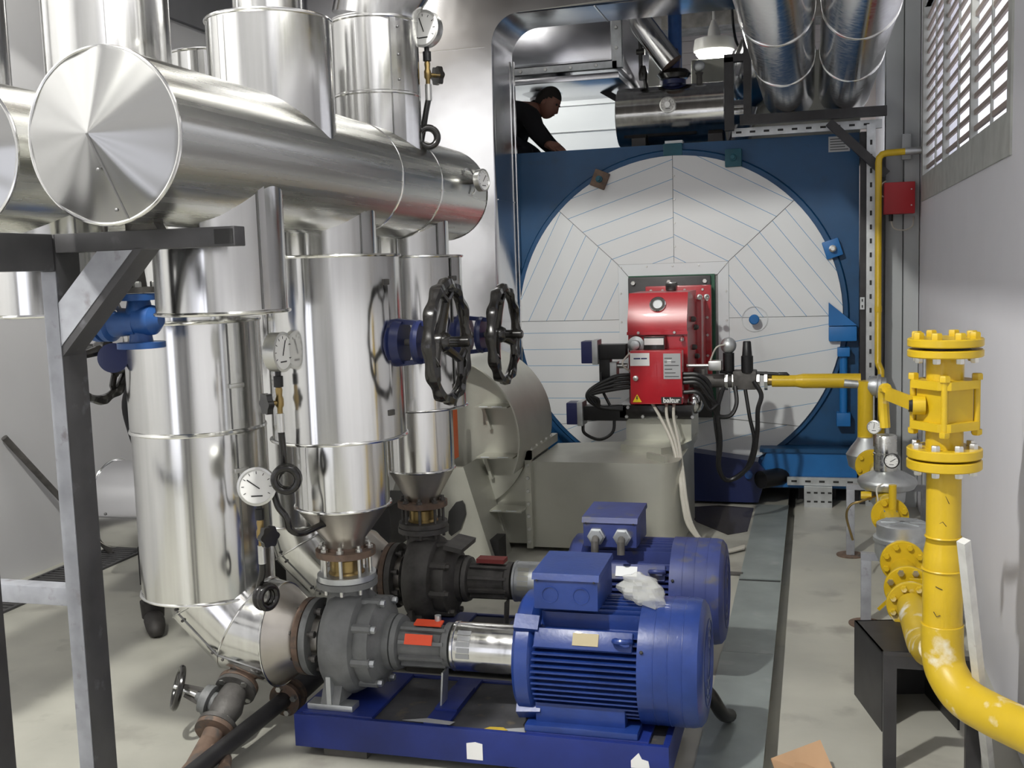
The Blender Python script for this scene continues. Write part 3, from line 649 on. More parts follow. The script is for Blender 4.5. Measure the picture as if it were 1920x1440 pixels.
# motor pedestal in front
MB().prism([(-2.45, 0), (-1.72, 0), (-1.88, .56), (-2.25, .56)], 'xz', 5.55, 5.58).build('pedestal_plate', FANP, bl)
mb = MB()
mb.prism([(-1.72, 0), (-1.88, .56), (-1.875, .565), (-1.71, .0)], 'xz', 5.55, 5.90); mb.build('pedestal_side', FANP, bl)
MB().prism([(-1.97, .185)]+[(-1.955, .17), (-1.90, .21), (-1.865, .30), (-1.87, .35), (-1.885, .375), (-1.92, .365), (-1.965, .31), (-1.975, .24)], 'xz', 5.536, 5.552).build('hand_hole', GLASSM, bl)
MB().box(-1.96, -1.935, 5.56, 5.66, .60, .90).build('guard_edge', ORANGE, bl)
MB().box(-1.79, -1.70, 5.60, 5.75, .0, .14).build('foot', DARKST, bl)
MB().box(-2.40, -2.16, 5.15, 5.55, .18, .42).build('drive_motor', DARKST, bl)
MB().prism([(-2.31, .36), (-2.27, .36), (-2.19, .48), (-2.21, .5)], 'xz', 5.12, 5.16).build('orange_strap', ORANGE, bl)
# flange and rectangular air duct
ad = thing('air_duct', 'silver grey rectangular air duct on the floor turning up to the red burner', 'duct', (-1.2, 6.2, 0))
fb = MB(); fb.box(-1.605, -1.57, 5.86, 5.90, .03, .60).box(-1.605, -1.57, 5.86, 6.55, .55, .60); fb.build('flange', FANP, ad)
copies('bolt', hexb((0, -1, 0), .011, .010), STEEL, ad, [(-1.588, 5.86, .07+i*.075) for i in range(7)])
copies('bolt', hexb((0, 0, 1), .011, .010), STEEL, ad, [(-1.588, 5.95+i*.12, .60) for i in range(5)])
pts = [(-1.57, 5.90), (-.86, 5.90)]+[(-.86+.13*sin(a), 6.03-.13*cos(a)) for a in [rad(15*k) for k in range(1, 7)]]+[(-.73, 6.75), (-1.57, 6.55)]
MB().prism(pts, 'xy', .03, .535).build('casing', FANP, ad)
pts2 = [(-1.12, 6.30), (-.86, 6.18), (-.76, 6.30), (-.71, 6.50), (-.71, 6.78), (-1.12, 6.78)]
MB().prism(pts2, 'xy', .535, .575).build('transition', FANP, ad)
MB().box(-1.115, -.715, 6.48, 6.90, .55, .715).build('riser', FANP, ad)
MB().box(-.875, -.845, 5.92, 6.1, .535, .57, rot=Matrix.Rotation(.7, 3, 'Z')).build('lip', FANP, ad)

# ================================================================ HEADERS
def header(x, lab, y0=2.2, y1=4.62, full=True, seed=1):
    h = thing('header_pipe', lab, 'pipe', (x, y0, 1.99), 'clad header pipes'); z = 1.99; r = .203
    MB().lathe((x, y0, z), (0, 1, 0), [(0, r), (y1-y0, r)], 128, ripple=seed, cap=False).build('shell', ALUB, h)
    MB().lathe((x, y0, z), (0, -1, 0), [(-.004, r*1.01), (.002, r*1.01), (.004, r*.985), (.0058, r*.955), (.0605, r*.025), (.062, 0)], 128, ripple=seed+50, cap=False, axrip=.007).build('end_cone', CONEM, h)
    MB().ring((x, y0-.001, z), (0, 1, 0), r*1.008, .005, 96, 8).build('end_bead', RIM, h)
    MB().lathe((x, y1, z), (0, 1, 0), [(-.004, r*1.005), (.004, r), (.01, 0)], 96, cap=False).build('far_end', ALUB, h)
    if full:
        # lap seam on the cone and its rivets
        d = V((.055, 0, -.195)).normalized()
        q = Matrix.Rotation(0, 3, 'Y')
        mbs = MB(); mbs.bar(V((x, y0-.0635, z)), V((x, y0-.0055, z))+d*r*.985, .0035, .004, side=(1, 0, 0)); mbs.build('cone_seam', SEAM, h)
        copies('rivet', MB().sphere((0, 0, 0), .0045, 1, .6, 1, 6), SEAM, h, [V((x-.012, y0-.047, z))+d*.085, V((x-.02, y0-.014, z))+d*.18])
        for y in (3.60, 4.02): MB().lathe((x, y, z), (0, 1, 0), [(-.007, r*1.001), (-.004, r*1.014), (.003, r*1.014), (.006, r*1.001)], 128).build('band', RIM, h)
    return h
def jacket(parent, x, y, z0, z1, r, seed, name='jacket', m=None, beads=(1, 1), seam=None):
    o = MB().lathe((x, y, z0), (0, 0, 1), [(0, r), (z1-z0, r)], 128, ripple=seed, cap=False).build(name, m or ALU, parent)
    for z, b in ((z0, beads[0]), (z1, beads[1])):
        if b: MB().ring((x, y, z), (0, 0, 1), r*1.006, .0055, 96, 8).build('bead', RIM, parent)
    if seam is not None:
        a = seam; c, s_ = cos(a), sin(a); p = V((x+c*r*1.003, y+s_*r*1.003, 0))
        MB().bar(p+V((0, 0, z0+.008)), p+V((0, 0, z1-.008)), .022, .004, side=(-s_, c, 0)).build('lap_seam', m or ALU, parent)
        p2 = V((x+cos(a-.05/r*.25)*r*1.004, y+sin(a-.05/r*.25)*r*1.004, 0))
        MB().bar(p2+V((0, 0, z0+.008)), p2+V((0, 0, z1-.008)), .0025, .004, side=(-s_, c, 0)).build('seam_line', SEAM, parent)
    return o
def lid(parent, x, y, z, r, r2=0.0, m=None, name='lid'): return MB().lathe((x, y, z), (0, 0, 1), [(0, r), (.003, r2)], 96, cap=False).build(name, m or ALU, parent)
HX, SX = -1.6, -2.16
h1 = header(HX, 'long clad header pipe with a bare cone end and a dial at its far end', seed=3)
h2 = header(SX+.02, 'second clad header pipe, left of and behind the one with the full cone end', full=True, seed=8, y0=2.31)
h3 = header(-2.72, 'third clad header pipe, cut off by the left edge behind the second', full=False, seed=14)
# upper jackets standing on headers
def upper(x, y, r, z1, lab, seed, neck=None, seam=-1.2):
    t = thing('valve_jacket', lab, 'jacket', (x, y, 2.19), 'clad jackets on top of the headers')
    jacket(t, x, y, 2.02, z1, r, seed, beads=(0, 1), seam=seam); lid(t, x, y, z1, r)
    if neck: jacket(t, x, y, z1, 2.72, neck, seed+1, 'neck', beads=(0, 1)); lid(t, x, y, 2.72, neck)
    return t
upper(HX, 3.04, .187, 2.42, 'wide clad jacket standing on the near half of the long header', 21, neck=.105, seam=-1.9)
u2 = thing('riser_pipe', 'clad riser with three rings and a bend, behind the wide jacket on the long header', 'pipe', (HX, 3.88, 2.19))
jacket(u2, HX, 3.88, 2.05, 2.60, .16, 33, beads=(0, 0), seam=-.75)
for z in (2.315, 2.588): MB().lathe((HX, 3.88, z), (0, 0, 1), [(-.007, .161), (-.003, .1655), (.003, .1655), (.007, .161)], 96).build('ring', RIM, u2)
MB().tube([(HX, 3.88, 2.60), (HX+.02, 3.88, 2.68), (HX+.09, 3.90, 2.79), (HX+.11, 3.90, 2.81)], .16, 64, rr=[.16, .161, .163, .164]).build('bend', ALU, u2)
MB().ring((HX+.035, 3.885, 2.71), (.25, .04, .9), .162, .006, 64).build('ring', RIM, u2)
copies('rivet', MB().sphere((0, 0, 0), .005, 1, 1, 1, 6), SEAM, u2, [(HX+.16*cos(-.62), 3.88+.16*sin(-.62), z) for z in (2.36, 2.45, 2.55)])
upper(SX, 3.02, .195, 2.74, 'tall clad jacket on the second header, top left of the picture', 23, seam=-.9)
upper(SX, 3.62, .15, 2.47, 'small clad jacket with a bright rim, peeping between the two tall ones', 24)
upper(-2.72, 2.98, .17, 2.8, 'tall clad jacket at the top left edge, on the third header', 25, seam=-.6)
t = thing('name_clip', 'small dark metal clip on the tall jacket at top left', 'clip', (-2.0, 2.9, 2.6))
MB().box(-2.035, -1.985, 2.868, 2.885, 2.535, 2.553, bev=.002, rot=Matrix.Rotation(.15, 3, 'Y')).build('clip', CAST, t)
# lower jackets
def lower(x, y, r, z0, lab, seed, seam=-.35):
    t = thing('valve_jacket', lab, 'jacket', (x, y, z0), 'clad jackets below the headers')
    jacket(t, x, y, z0, 1.93, r, seed, beads=(1, 0), seam=seam); lid(t, x, y, z0+.004, r); return t
lower(HX, 2.68, .182, 1.555, 'wide clad jacket under the near end of the long header', 41)
lower(SX, 2.66, .178, 1.56, 'wide clad jacket behind the steel post, under the second header', 42)
# discharge lines (header to pump)
def discharge(y, rb, rl, lab, seed, rs=.158):
    t = thing('discharge_pipe', lab, 'pipe', (HX, y, .7), 'clad pump discharge lines')
    jacket(t, HX, y, 1.70, 1.94, rs, seed, 'stub', beads=(0, 0), seam=-.35)
    jacket(t, HX, y, 1.09, 1.71, rb, seed+1, 'valve_box', seam=-.30); lid(t, HX, y, 1.712, rb, rs*.98)
    MB().lathe((HX, y, 1.09), (0, 0, 1), [(0, rb), (.003, rl)], 96, cap=False).build('box_floor', ALU, t)
    zc = .845 if y < 3.8 else .825
    jacket(t, HX, y, zc, 1.095, rl, seed+2, 'lower_jacket', beads=(1, 0), seam=-2.0)
    MB().lathe((HX, y, zc), (0, 0, -1), [(0, rl*.985), (.005, rl*.985), (.125, .072), (.15, .068)], 64, ripple=seed+3, cap=False).build('cone', CASTM, t)
    # latches on the box seam
    for z in (1.62, 1.18):
        a = -.30; MB().box(-.015, .015, -.006, .006, -.010, .010, bev=.003).xf(Matrix.Translation((HX+cos(a)*rb*1.01, y+sin(a)*rb*1.01, z)) @ Matrix.Rotation(a+pi/2, 4, 'Z')).build('latch', CAST, t)
    return t
CASTM = mat('dull cone sheet', (.50, .47, .43), .36, 1, var=.15, scale=6)
P1, P2 = 3.40, 4.18
discharge(P1, .234, .166, 'clad discharge line of the near pump, with the big valve box', 51)
discharge(P2, .205, .142, 'clad discharge line of the far pump, right of the nearer one', 61, rs=.15)
# suction lines
def suction(y, r, z0, zm, lab, seed, re=.185, top=1.50):
    t = thing('suction_pipe', lab, 'pipe', (SX, y, .4), 'clad pump suction lines')
    jacket(t, SX, y, 1.4, 1.95, .17, seed+5, 'neck', beads=(0, 0))
    jacket(t, SX, y, zm, top, r, seed, 'upper_jacket', seam=-.45); lid(t, SX, y, top, r, .165)
    jacket(t, SX, y, z0, zm-.004, r*1.005, seed+1, 'lower_jacket', seam=-.40)
    MB().lathe((SX, y, z0), (0, 0, 1), [(0, r), (.003, re)], 96, cap=False).build('jacket_floor', ALU, t)
    zax = .352
    # mitred bend
    c = V((SX+.30, y, zax+.30)); angs = [pi, pi+rad(30), pi+rad(62), 1.5*pi]
    pts = [V((SX, y, z0+.02))]+[c+V((.30*cos(a), 0, .30*sin(a))) for a in angs]
    for i in range(len(pts)-1):
        A, B = pts[i], pts[i+1]
        mbx = MB(); u1 = V((cos(angs[max(i-1, 0)]), 0, sin(angs[max(i-1, 0)]))) if i else V((-1, 0, 0)); u2_ = V((cos(angs[i]), 0, sin(angs[i])))
        ra, rb = [], []
        for k in range(64):
            th = 2*pi*k/64
            ra.append(mbx.bm.verts.new(A+(u1*cos(th)+V((0, 1, 0))*sin(th))*re)); rb.append(mbx.bm.verts.new(B+(u2_*cos(th)+V((0, 1, 0))*sin(th))*re))
        for k in range(64): mbx.bm.faces.new((ra[k], ra[(k+1) % 64], rb[(k+1) % 64], rb[k]))
        mbx.build('bend_segment', ALU, t)
        if i: MB().tube([A+(u1*cos(2*pi*k/64)+V((0, 1, 0))*sin(2*pi*k/64))*re*1.004 for k in range(64)], .0035, 6, closed=True).build('bead', RIM, t)
        if i:                                       # lap seam with rivets along the front
            sp = [X_+(uu*cos(1.15)-V((0, 1, 0))*sin(1.15))*re*1.004 for X_, uu in ((A, u1), (B, u2_))]
            MB().tube(sp, .003, 6).build('seam_line', SEAM, t)
            copies('rivet', MB().sphere((0, 0, 0), .0055, 1, 1, 1, 6), CAST, t, [sp[0].lerp(sp[1], q)+V((0, -.003, -.008)) for q in (.12, .88)])
    e = pts[-1]
    MB().lathe(e, (1, 0, 0), [(0, re), (.11, .105), (.125, .09), (.17, .09)], 64, ripple=seed+2, cap=False).build('reducer', CASTM, t)
    MB().ring(e, (1, 0, 0), re*1.003, .004, 64).build('bead', RIM, t)
    for z, a in ((zm+.16, -.40), (zm-.14, -.40)):
        MB().box(-.03, .03, -.006, .006, -.008, .008, bev=.003).xf(Matrix.Translation((SX+cos(a)*r*1.01, y+sin(a)*r*1.01, z)) @ Matrix.Rotation(a+pi/2, 4, 'Z')).build('latch', STEEL, t)
    return t
suction(P1, .236, .515, 1.115, 'clad suction line of the near pump, with fat jackets over a mitred bend', 71)
suction(P2, .236, .60, 1.115, 'clad suction line of the far pump, half hidden between the fat jackets', 81)
# long pipe with a blunt end along the floor
t = thing('end_drum', 'clad horizontal pipe end with a bright lap seam, low beside the left wall', 'pipe', (-3.4, 5.0, .43))
MB().lathe((-3.72, 5.0, .43), (1, 0, 0), [(.09, 0), (0, .24), (1.25, .24), (1.26, 0)], 96, ripple=91, cap=False).build('shell', ALUD, t)
MB().ring((-3.72, 5.0, .43), (1, 0, 0), .241, .005, 64).build('bead', RIM, t)
MB().box(-3.70, -2.5, 4.755, 4.765, .405, .41).build('lap_seam', SEAM, t)
copies('rivet', MB().sphere((0, 0, 0), .008, 1, .5, 1, 6), SEAM, t, [(-3.62, 4.757, .425), (-3.36, 4.757, .425), (-3.1, 4.757, .425)])
for x in (-3.5, -2.8): MB().box(x-.04, x+.04, 4.9, 5.1, 0, .21).build('foot', DARKST, t)

# ================================================================ HANDWHEELS and yokes
def handwheel(name, label, o, ax, R, yoke_to, ymat, mount, flip=0.0):
    o = V(o); u, v, a = basis(ax); t = thing(name, label, 'handwheel', o, 'black valve handwheels')
    n = 120; lob = 12
    mb = MB(); rings = []
    for i in range(n):
        an = 2*pi*i/n+flip; q = R*(1+.022*cos(lob*an)); d = u*cos(an)+v*sin(an)
        h = .020+.003*cos(lob*an)
        rings.append([mb.bm.verts.new(o+d*rr_+a*tt) for rr_, tt in ((q, -h*.8), (q+.004, 0), (q, h*.8), (q-.018, h), (R*.865, h*.55), (R*.85, 0), (R*.865, -h*.55), (q-.018, -h))])
    for i in range(n):
        A, B = rings[i], rings[(i+1) % n]
        for k in range(8): mb.bm.faces.new((A[k], A[(k+1) % 8], B[(k+1) % 8], B[k]))
    mb.build('rim', BLACK, t)
    for k in range(3):
        an = 2*pi*k/3+flip+pi/2; d = u*cos(an)+v*sin(an); s_ = a.cross(d)
        mb = MB(); mb.tube([o-a*.03+d*R*.12, o-a*.012+d*R*.45, o+d*R*.70], .014, 10, rr=[.020, .0145, .0145])
        for sg in (-1, 1):
            d3 = u*cos(an+sg*.26)+v*sin(an+sg*.26); mb.tube([o+d*R*.66, o+d3*R*.80, o+d3*R*.90], .012, 8)
        mb.build('spoke', BLACK, t)
    MB().lathe(o-a*.045, ax, [(0, .034), (.03, .036), (.05, .026), (.055, .018), (.12, .018), (.125, .012)], 24).build('hub', BLACK, t)
    # yoke back to the valve
    y = V(yoke_to); 
    MB().cyl(y, o-a*.03, .011, 12).build('stem', CAST, t)
    for sg in (-1, 1):
        MB().bar(y+v*.075*sg, o-a*.05+v*.060*sg, .034, .016, side=u).build('yoke_arm', ymat, t)
    if mount: 
        MB().lathe(y+a*.10, ax, [(-.012, .072), (.0, .076), (.012, .072)], 24).build('yoke_ring', ymat, t)
        MB().lathe(y-a*.04, ax, [(0, .092), (.05, .092), (.055, .08), (.085, .075)], 32).build('bonnet', ymat, t)
    return t
handwheel('handwheel', 'larger, nearer black spoked handwheel on the big valve box', (-1.185, P1, 1.412), (1, 0, 0), .208, (-1.385, P1, 1.412), NAVY, True)
handwheel('handwheel', 'black spoked handwheel in front of the boiler edge, behind the nearer one', (-1.215, P2, 1.385), (1, 0, 0), .200, (-1.41, P2, 1.385), NAVY, True, flip=.2)
handwheel('handwheel', 'black spoked handwheel left of the fat jackets, behind the steel post', (-2.565, P1, 1.405), (-1, 0, 0), .205, (-2.42, P1, 1.405), NAVY, False, flip=.35)

# blue angle valve between the headers
av = thing('angle_valve', 'blue flanged angle valve hanging below the headers beside the steel brace', 'valve', (-1.99, 2.84, 1.53))
ax_, ay_, az_ = -1.985, 2.84, 1.53
MB().lathe((ax_, ay_, az_-.085), (0, 0, 1), [(0, .072), (.018, .072), (.019, .036), (.05, .032), (.085, .046), (.115, .04), (.145, .034), (.146, .062), (.166, .062)], 28).build('body', VALVEB, av)
MB().lathe((ax_, ay_, az_-.005), (-1, 0, 0), [(0, .05), (.04, .042), (.09, .046), (.10, .060), (.118, .060), (.122, .050), (.130, .050), (.132, .06), (.15, .06), (.19, .05), (.2, .03)], 24).build('bonnet', VALVEB, av)
MB().lathe((ax_+.0, ay_, az_), (1, 0, 0), [(0, .05), (.05, .045), (.075, .02)], 20).build('nose', VALVEB, av)
MB().lathe((ax_, ay_, az_+.083), (0, 0, 1), [(0, .064), (.018, .064), (.019, .028), (.06, .024)], 24).build('pipe_flange', CAST, av)
MB().cyl((ax_, ay_, az_+.1), (ax_, ay_, az_+.36), .024, 16).build('drop_pipe', CAST, av)
copies('bolt', hexb((0, 0, 1), .012, .018), STEEL, av, circ((ax_, ay_, az_+.100), (0, 0, 1), .048, 4, .6))
copies('bolt', hexb((-1, 0, 0), .011, .02), STEEL, av, circ((ax_-.15, ay_, az_), (1, 0, 0), .045, 4, .78))
t = thing('blank_flange', 'small dark blue round flange behind the blue angle valve, by the fat jacket', 'flange', (-2.40, 3.30, 1.40))
MB().lathe((-2.36, 3.21, 1.385), (.5, -1, 0), [(-.05, .03), (0, .03), (0, .052), (.016, .052), (.018, .035)], 28).build('flange', NAVY, t)

# ================================================================ STEEL SUPPORT FRAME
sf = thing('pipe_support', 'grey steel frame with arm and brace carrying the header ends at left', 'frame', (-1.9, 2.37, 0))
MB().box(-1.905, -1.861, 2.325, 2.42, 0, 1.775, bev=.004).build('post', FRAME, sf)
MB().box(-1.905, -1.862, 2.3215, 2.3245, .0, 1.68).build('post_lit_face', GREYST, sf)  # thin lighter strip: the lit front of the post put into colour
MB().box(-1.905, -1.861, .4, 2.321, 1.682, 1.775, bev=.004).build('beam', FRAME, sf)
MB().box(-1.860, -1.345, 2.325, 2.375, 1.727, 1.775, bev=.003).build('arm', FRAME, sf)
MB().box(-1.400, -1.350, 2.323, 2.325, 1.733, 1.769).build('arm_mouth', INK, sf)
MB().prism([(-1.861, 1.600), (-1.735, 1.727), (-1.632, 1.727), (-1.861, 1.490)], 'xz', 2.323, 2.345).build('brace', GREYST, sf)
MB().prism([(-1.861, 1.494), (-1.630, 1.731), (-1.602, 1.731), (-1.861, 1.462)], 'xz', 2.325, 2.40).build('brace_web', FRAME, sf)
MB().box(-3.2, -1.906, 2.33, 2.38, .795, .845, bev=.003).build('low_rail', GREYST, sf)
MB().box(-1.905, -1.861, .4, .45, 0, 1.68).build('post', FRAME, sf)
MB().box(-1.560, -1.510, 1.56, 1.66, 0, 1.681).build('post', DARKST, sf)
MB().box(-1.860, -1.561, 1.58, 1.64, 1.6, 1.681).build('cross_bar', DARKST, sf)
MB().prism([(-1.64, 1.775), (-1.56, 1.775), (-1.575, 1.80), (-1.625, 1.80)], 'xz', 2.33, 2.37).build('saddle', CAST, sf)

# ================================================================ PUMPS
NPLT = mat('dull brass plate', (.26, .22, .13), .5, .3)
def pump(y, near):
    lab = 'near blue and grey' if near else 'far dusty grey'
    pm = PUMP if near else CAST
    zax = .352
    # ---- base
    zt = .15 if near else .13
    b = thing('pump_base', 'blue steel pump base under the near motor, with torn white labels' if near else 'dirty blue steel pump base under the far motor', 'base', (-1.08, y, 0), 'pump bases')
    bm_ = BLUEB if near else BLUED
    MB().box(-1.725, -.435, y-.215, y-.195, .035, zt, bev=.003).build('front_web', bm_, b)
    MB().box(-1.725, -.435, y+.195, y+.215, .035, zt, bev=.003).build('rear_web', bm_, b)
    MB().box(-1.725, -1.705, y-.195, y+.195, .035, zt).build('end_web', bm_, b); MB().box(-.455, -.435, y-.195, y+.195, .035, zt).build('end_web', bm_, b)
    MB().box(-1.705, -.455, y-.194, y+.194, zt-.02, zt-.008).build('top_plate', DIRTB, b)
    for x in (-1.55, -.62): MB().box(x-.08, x+.08, y-.19, y+.19, 0, .034).build('block', TRENCH, b)
    for x0, x1 in ((-1.70, -1.44), (-1.255, -1.17), (-.90, -.50)): MB().box(x0, x1, y-.20, y+.20, zt-.0075, zt+.006, bev=.003).build('pad', bm_, b)
    if near:
        yy_ = y-.2165
        MB().prism([(-1.10, .05), (-1.045, .05), (-1.045, .105), (-1.07, .11), (-1.10, .104)], 'xz', yy_-.001, yy_+.001).build('torn_label', PAPER, b)
        MB().prism([(-.555, .075), (-.495, .075), (-.50, .10), (-.52, .105), (-.53, .125), (-.555, .098)], 'xz', yy_-.001, yy_+.001).build('torn_label', PAPER, b)
        MB().prism([(-1.33, y-.20), (-1.16, y-.205), (-1.15, y-.18), (-1.25, y-.17)], 'xy', zt+.0062, zt+.0068).build('paint_scrape', SILV, b)
        MB().prism([(-1.08, y-.205), (-.90, y-.205), (-.92, y-.15), (-.98, y-.17)], 'xy', zt-.007, zt-.006).build('paint_scrape', SILV, b)
    zt += .006
    # ---- pump
    p = thing('centrifugal_pump', ('grey' if near else 'dark dusty') + ' centrifugal pump with bearing bracket, ' + ('in front' if near else 'behind the other'), 'pump', (-1.6, y, zt), 'centrifugal pumps')
    MB().lathe((-1.765, y, zax), (1, 0, 0), [(0, .09), (.0, .138), (.022, .138), (.023, .09)], 48).build('counter_flange', RUST, p)
    MB().lathe((-1.738, y, zax), (1, 0, 0), [(0, .138), (.024, .138), (.025, .085), (.07, .085), (.085, .16)], 48).build('suction_flange', pm, p)
    copies('bolt', MB().lathe((0, 0, 0), (1, 0, 0), [(-.012, .013), (0, .013), (.001, .008), (.075, .008), (.076, .013), (.09, .013)], 8), CAST, p, circ((-1.775, y, zax), (1, 0, 0), .115, 8, .39))
    MB().lathe((-1.665, y, zax), (1, 0, 0), [(0, .13), (.02, .172), (.05, .188), (.10, .188), (.13, .172), (.15, .13)], 56).build('volute', pm, p)
    mb = MB(); mb.lathe((-1.525, y, zax), (1, 0, 0), [(0, .15), (.02, .156), (.055, .156), (.06, .14), (.075, .12), (.085, .10)], 40); mb.build('back_cover', pm, p)
    copies('cover_lug', MB().cyl((0, 0, 0), (.068, 0, 0), .018, 8), pm, p, [(-1.53, y+cos(a_*pi/4+.2)*.148, zax+sin(a_*pi/4+.2)*.148) for a_ in range(8)])
    copies('nut', hexb((1, 0, 0), .013, .016), pm if not near else GALV, p, [(-1.462, y+cos(a_*pi/4+.2)*.148, zax+sin(a_*pi/4+.2)*.148) for a_ in range(8)])
    # discharge nozzle
    MB().lathe((HX, y, zax+.10), (0, 0, 1), [(0, .085), (.05, .075), (.085, .068), (.10, .075), (.101, .108), (.122, .108), (.123, .06)], 48).build('discharge_nozzle', pm, p)
    # feet
    for s_ in (-1, 1):
        MB().box(-1.69, -1.52, y+s_*.15-.03, y+s_*.15+.03, zt, zt+.022, bev=.004).build('foot', GALV if near else pm, p)
        MB().box(-1.615, -1.598, y+s_*.15-.03, y+s_*.15+.03, zt+.02, zt+.12).build('foot_web', GALV if near else pm, p)
        MB().prism([(y+s_*.178, zt+.02), (y+s_*.05, zt+.02), (y+s_*.05, zt+.10), (y+s_*.14, zt+.09)], 'yz', -1.64, -1.57).build('foot_rib', pm, p)
    # bearing bracket
    br = MB(); br.lathe((-1.44, y, zax), (1, 0, 0), [(0, .098), (.022, .098), (.023, .09), (.028, .098), (.045, .092), (.05, .072), (.20, .066), (.21, .078), (.232, .078)], 40); br.build('bearing_bracket', pm, p)
    for an in (rad(20), rad(-20), rad(-50), rad(55), rad(160), rad(200)):
        d = V((0, -cos(an), sin(an))); MB().bar(V((-1.385, y, zax))+d*.074, V((-1.222, y, zax))+d*.072, .012, .022, side=V((1, 0, 0)).cross(d)).build('rib', pm, p)
    if near:
        for an, xx in ((rad(28), -1.31), (rad(78), -1.29)):
            d = V((0, -cos(an), sin(an))); MB().box(-.05, .05, -.003, .003, -.018, .018).xf(Matrix.Translation(V((xx, y, zax))+d*.083) @ Matrix.Rotation(-an, 4, 'X')).build('warning_tape', REDTAG, p)
        MB().cyl((-1.262, y, zax+.07), (-1.262, y, zax+.105), .012, 8).build('breather', GALV, p)
    else:
        MB().box(-1.36, -1.24, y-.03, y+.03, zax+.078, zax+.095).build('warning_tape', mat('dull red tape', (.28, .05, .045), .6), p)
        MB().box(-1.48, -1.40, y-.1, y+.1, zax+.14, zax+.16, rot=Matrix.Rotation(.2, 3, 'Y')).build('cover_lug', pm, p)
    MB().bar((-1.225, y-.05, zax-.07), (-1.235, y-.05, zt+.002), .006, .06, side=(1, 0, 0)).build('support_foot', GALV if near else pm, p)
    MB().box(-1.25, -1.17, y-.10, y+.10, zt, zt+.008).build('support_plate', bm_, p)
    # coupling guard
    MB().lathe((-1.20, y, zax), (1, 0, 0), [(0, .070), (.003, .0855), (.012, .0855), (.014, .083), (.02, .0835), (.27, .0835)], 64).build('coupling_guard', ALU if near else GALV, p)
    for k in range(5):
        an = rad(52-k*14); d = V((0, -cos(an), sin(an))); 
        q = MB().box(-.024+.004*(k % 2), .024, -.0006, .0006, -.0085, .0085).xf(Matrix.Translation(V((-1.15, y, zax))+d*.0843) @ Matrix.Rotation(-an, 4, 'X'))
        q.build('guard_label', SILV if near else FANP, p)
    # ---- motor
    mm = BLUEM if near else BLUED
    m = thing('electric_motor', 'bright blue finned electric motor with a blank terminal box, front' if near else 'dusty dark blue electric motor with two cable glands, behind', 'motor', (-.75, y, zt), 'electric motors')
    R = .208
    MB().lathe((-.945, y, zax), (1, 0, 0), [(0, .10), (.0, R*.93), (.012, R), (.055, R), (.075, R*.9), (.08, .16)], 56).build('end_shield', mm, m)
    for an in (rad(45), rad(-45), rad(135), rad(225)):
        d = V((0, cos(an), sin(an))); MB().bar(V((-.940, y, zax))+d*R*.98, V((-.86, y, zax))+d*R*.95, .05, .045, side=V((1, 0, 0)).cross(d)).build('shield_lug', mm, m)
    MB().lathe((-.89, y, zax), (1, 0, 0), [(0, .165), (.37, .165)], 48).build('stator', mm, m)
    ro, ri = .203, .155
    for k in range(15):                                      # side fins, horizontal
        dzf = -.150+k*.0195
        for s_ in (-1, 1):
            yo = math.sqrt(max(ro**2-dzf**2, 0)); yi = math.sqrt(max(ri**2-dzf**2, 0.0))-.004 if abs(dzf) < ri else 0.02
            MB().box(-.882+.012*abs(k-7)/7, -.532, *(sorted((y+s_*yi, y+s_*yo))), zax+dzf-.0028, zax+dzf+.0028).build('cooling_fin', mm, m)
    for k in range(11):                                      # top fins, vertical
        dyf = -.10+k*.02; zo = math.sqrt(ro**2-dyf**2); zi = math.sqrt(ri**2-dyf**2)-.004
        MB().box(-.86, -.532, y+dyf-.0028, y+dyf+.0028, zax+zi, zax+zo).build('cooling_fin', mm, m)
    MB().lathe((-.535, y, zax), (1, 0, 0), [(0, .19), (0, R), (.165, R), (.188, R*.975), (.20, R*.9), (.205, R*.8), (.205, 0)], 72, cap=False).build('fan_cover', mm, m)
    for xx in (-.485, -.44, -.395): MB().lathe((xx, y, zax), (1, 0, 0), [(-.002, R*1.0), (-.001, R*1.006), (.001, R*1.006), (.002, R*1.0)], 64).build('cover_ridge', mm, m)
    MB().lathe((-.52, y-.19, zax+.09), (0, -1, .45), [(0, .006), (.004, .006), (.006, .003)], 8).build('screw', INK, m)
    # fan grille on the cover end
    gr = MB()
    for rr_ in (.05, .08, .11, .14): gr.ring((-.329, y, zax), (1, 0, 0), rr_, .003, 40, 6)
    gr.build('fan_grille', mm, m)
    # nameplate pad + eye bolt on the front upper flank
    an = rad(33); d = V((0, -cos(an), sin(an)))
    MB().box(-.16, .16, -.012, .012, -.032, .032, bev=.004).xf(Matrix.Translation(V((-.71, y, zax))+d*.198) @ Matrix.Rotation(-an, 4, 'X')).build('side_pad', mm, m)
    MB().box(-.042, .042, -.001, .001, -.02, .02).xf(Matrix.Translation(V((-.70, y, zax))+d*.212) @ Matrix.Rotation(-an, 4, 'X')).build('nameplate', NPLT if near else SILV, m)
    MB().ring(V((-.58, y, zax))+d*.222, (0, .3, 1), .026, .009, 20, 8).build('lifting_eye', mm, m)
    # feet
    for s_ in (-1, 1):
        MB().box(-.875, -.58, *sorted((y+s_*.11, y+s_*.165)), zt+.014, zax-.11, bev=.004).build('foot_block', mm, m)
        MB().box(-.905, -.535, *sorted((y+s_*.10, y+s_*.200)), zt, zt+.022, bev=.004).build('foot', mm, m)
    # terminal box
    x0, x1 = -.872, -.660
    tb = MB()
    tb.prism([(y-.16, .555), (y-.155, .655), (y-.15, .664), (y+.09, .672), (y+.095, .545)], 'yz', x0, x1); es = tb.bm.edges[:]; bmesh.ops.bevel(tb.bm, geom=es, offset=.006, segments=2, profile=.6, affect='EDGES')
    T = tb.build('terminal_box', mm, m)
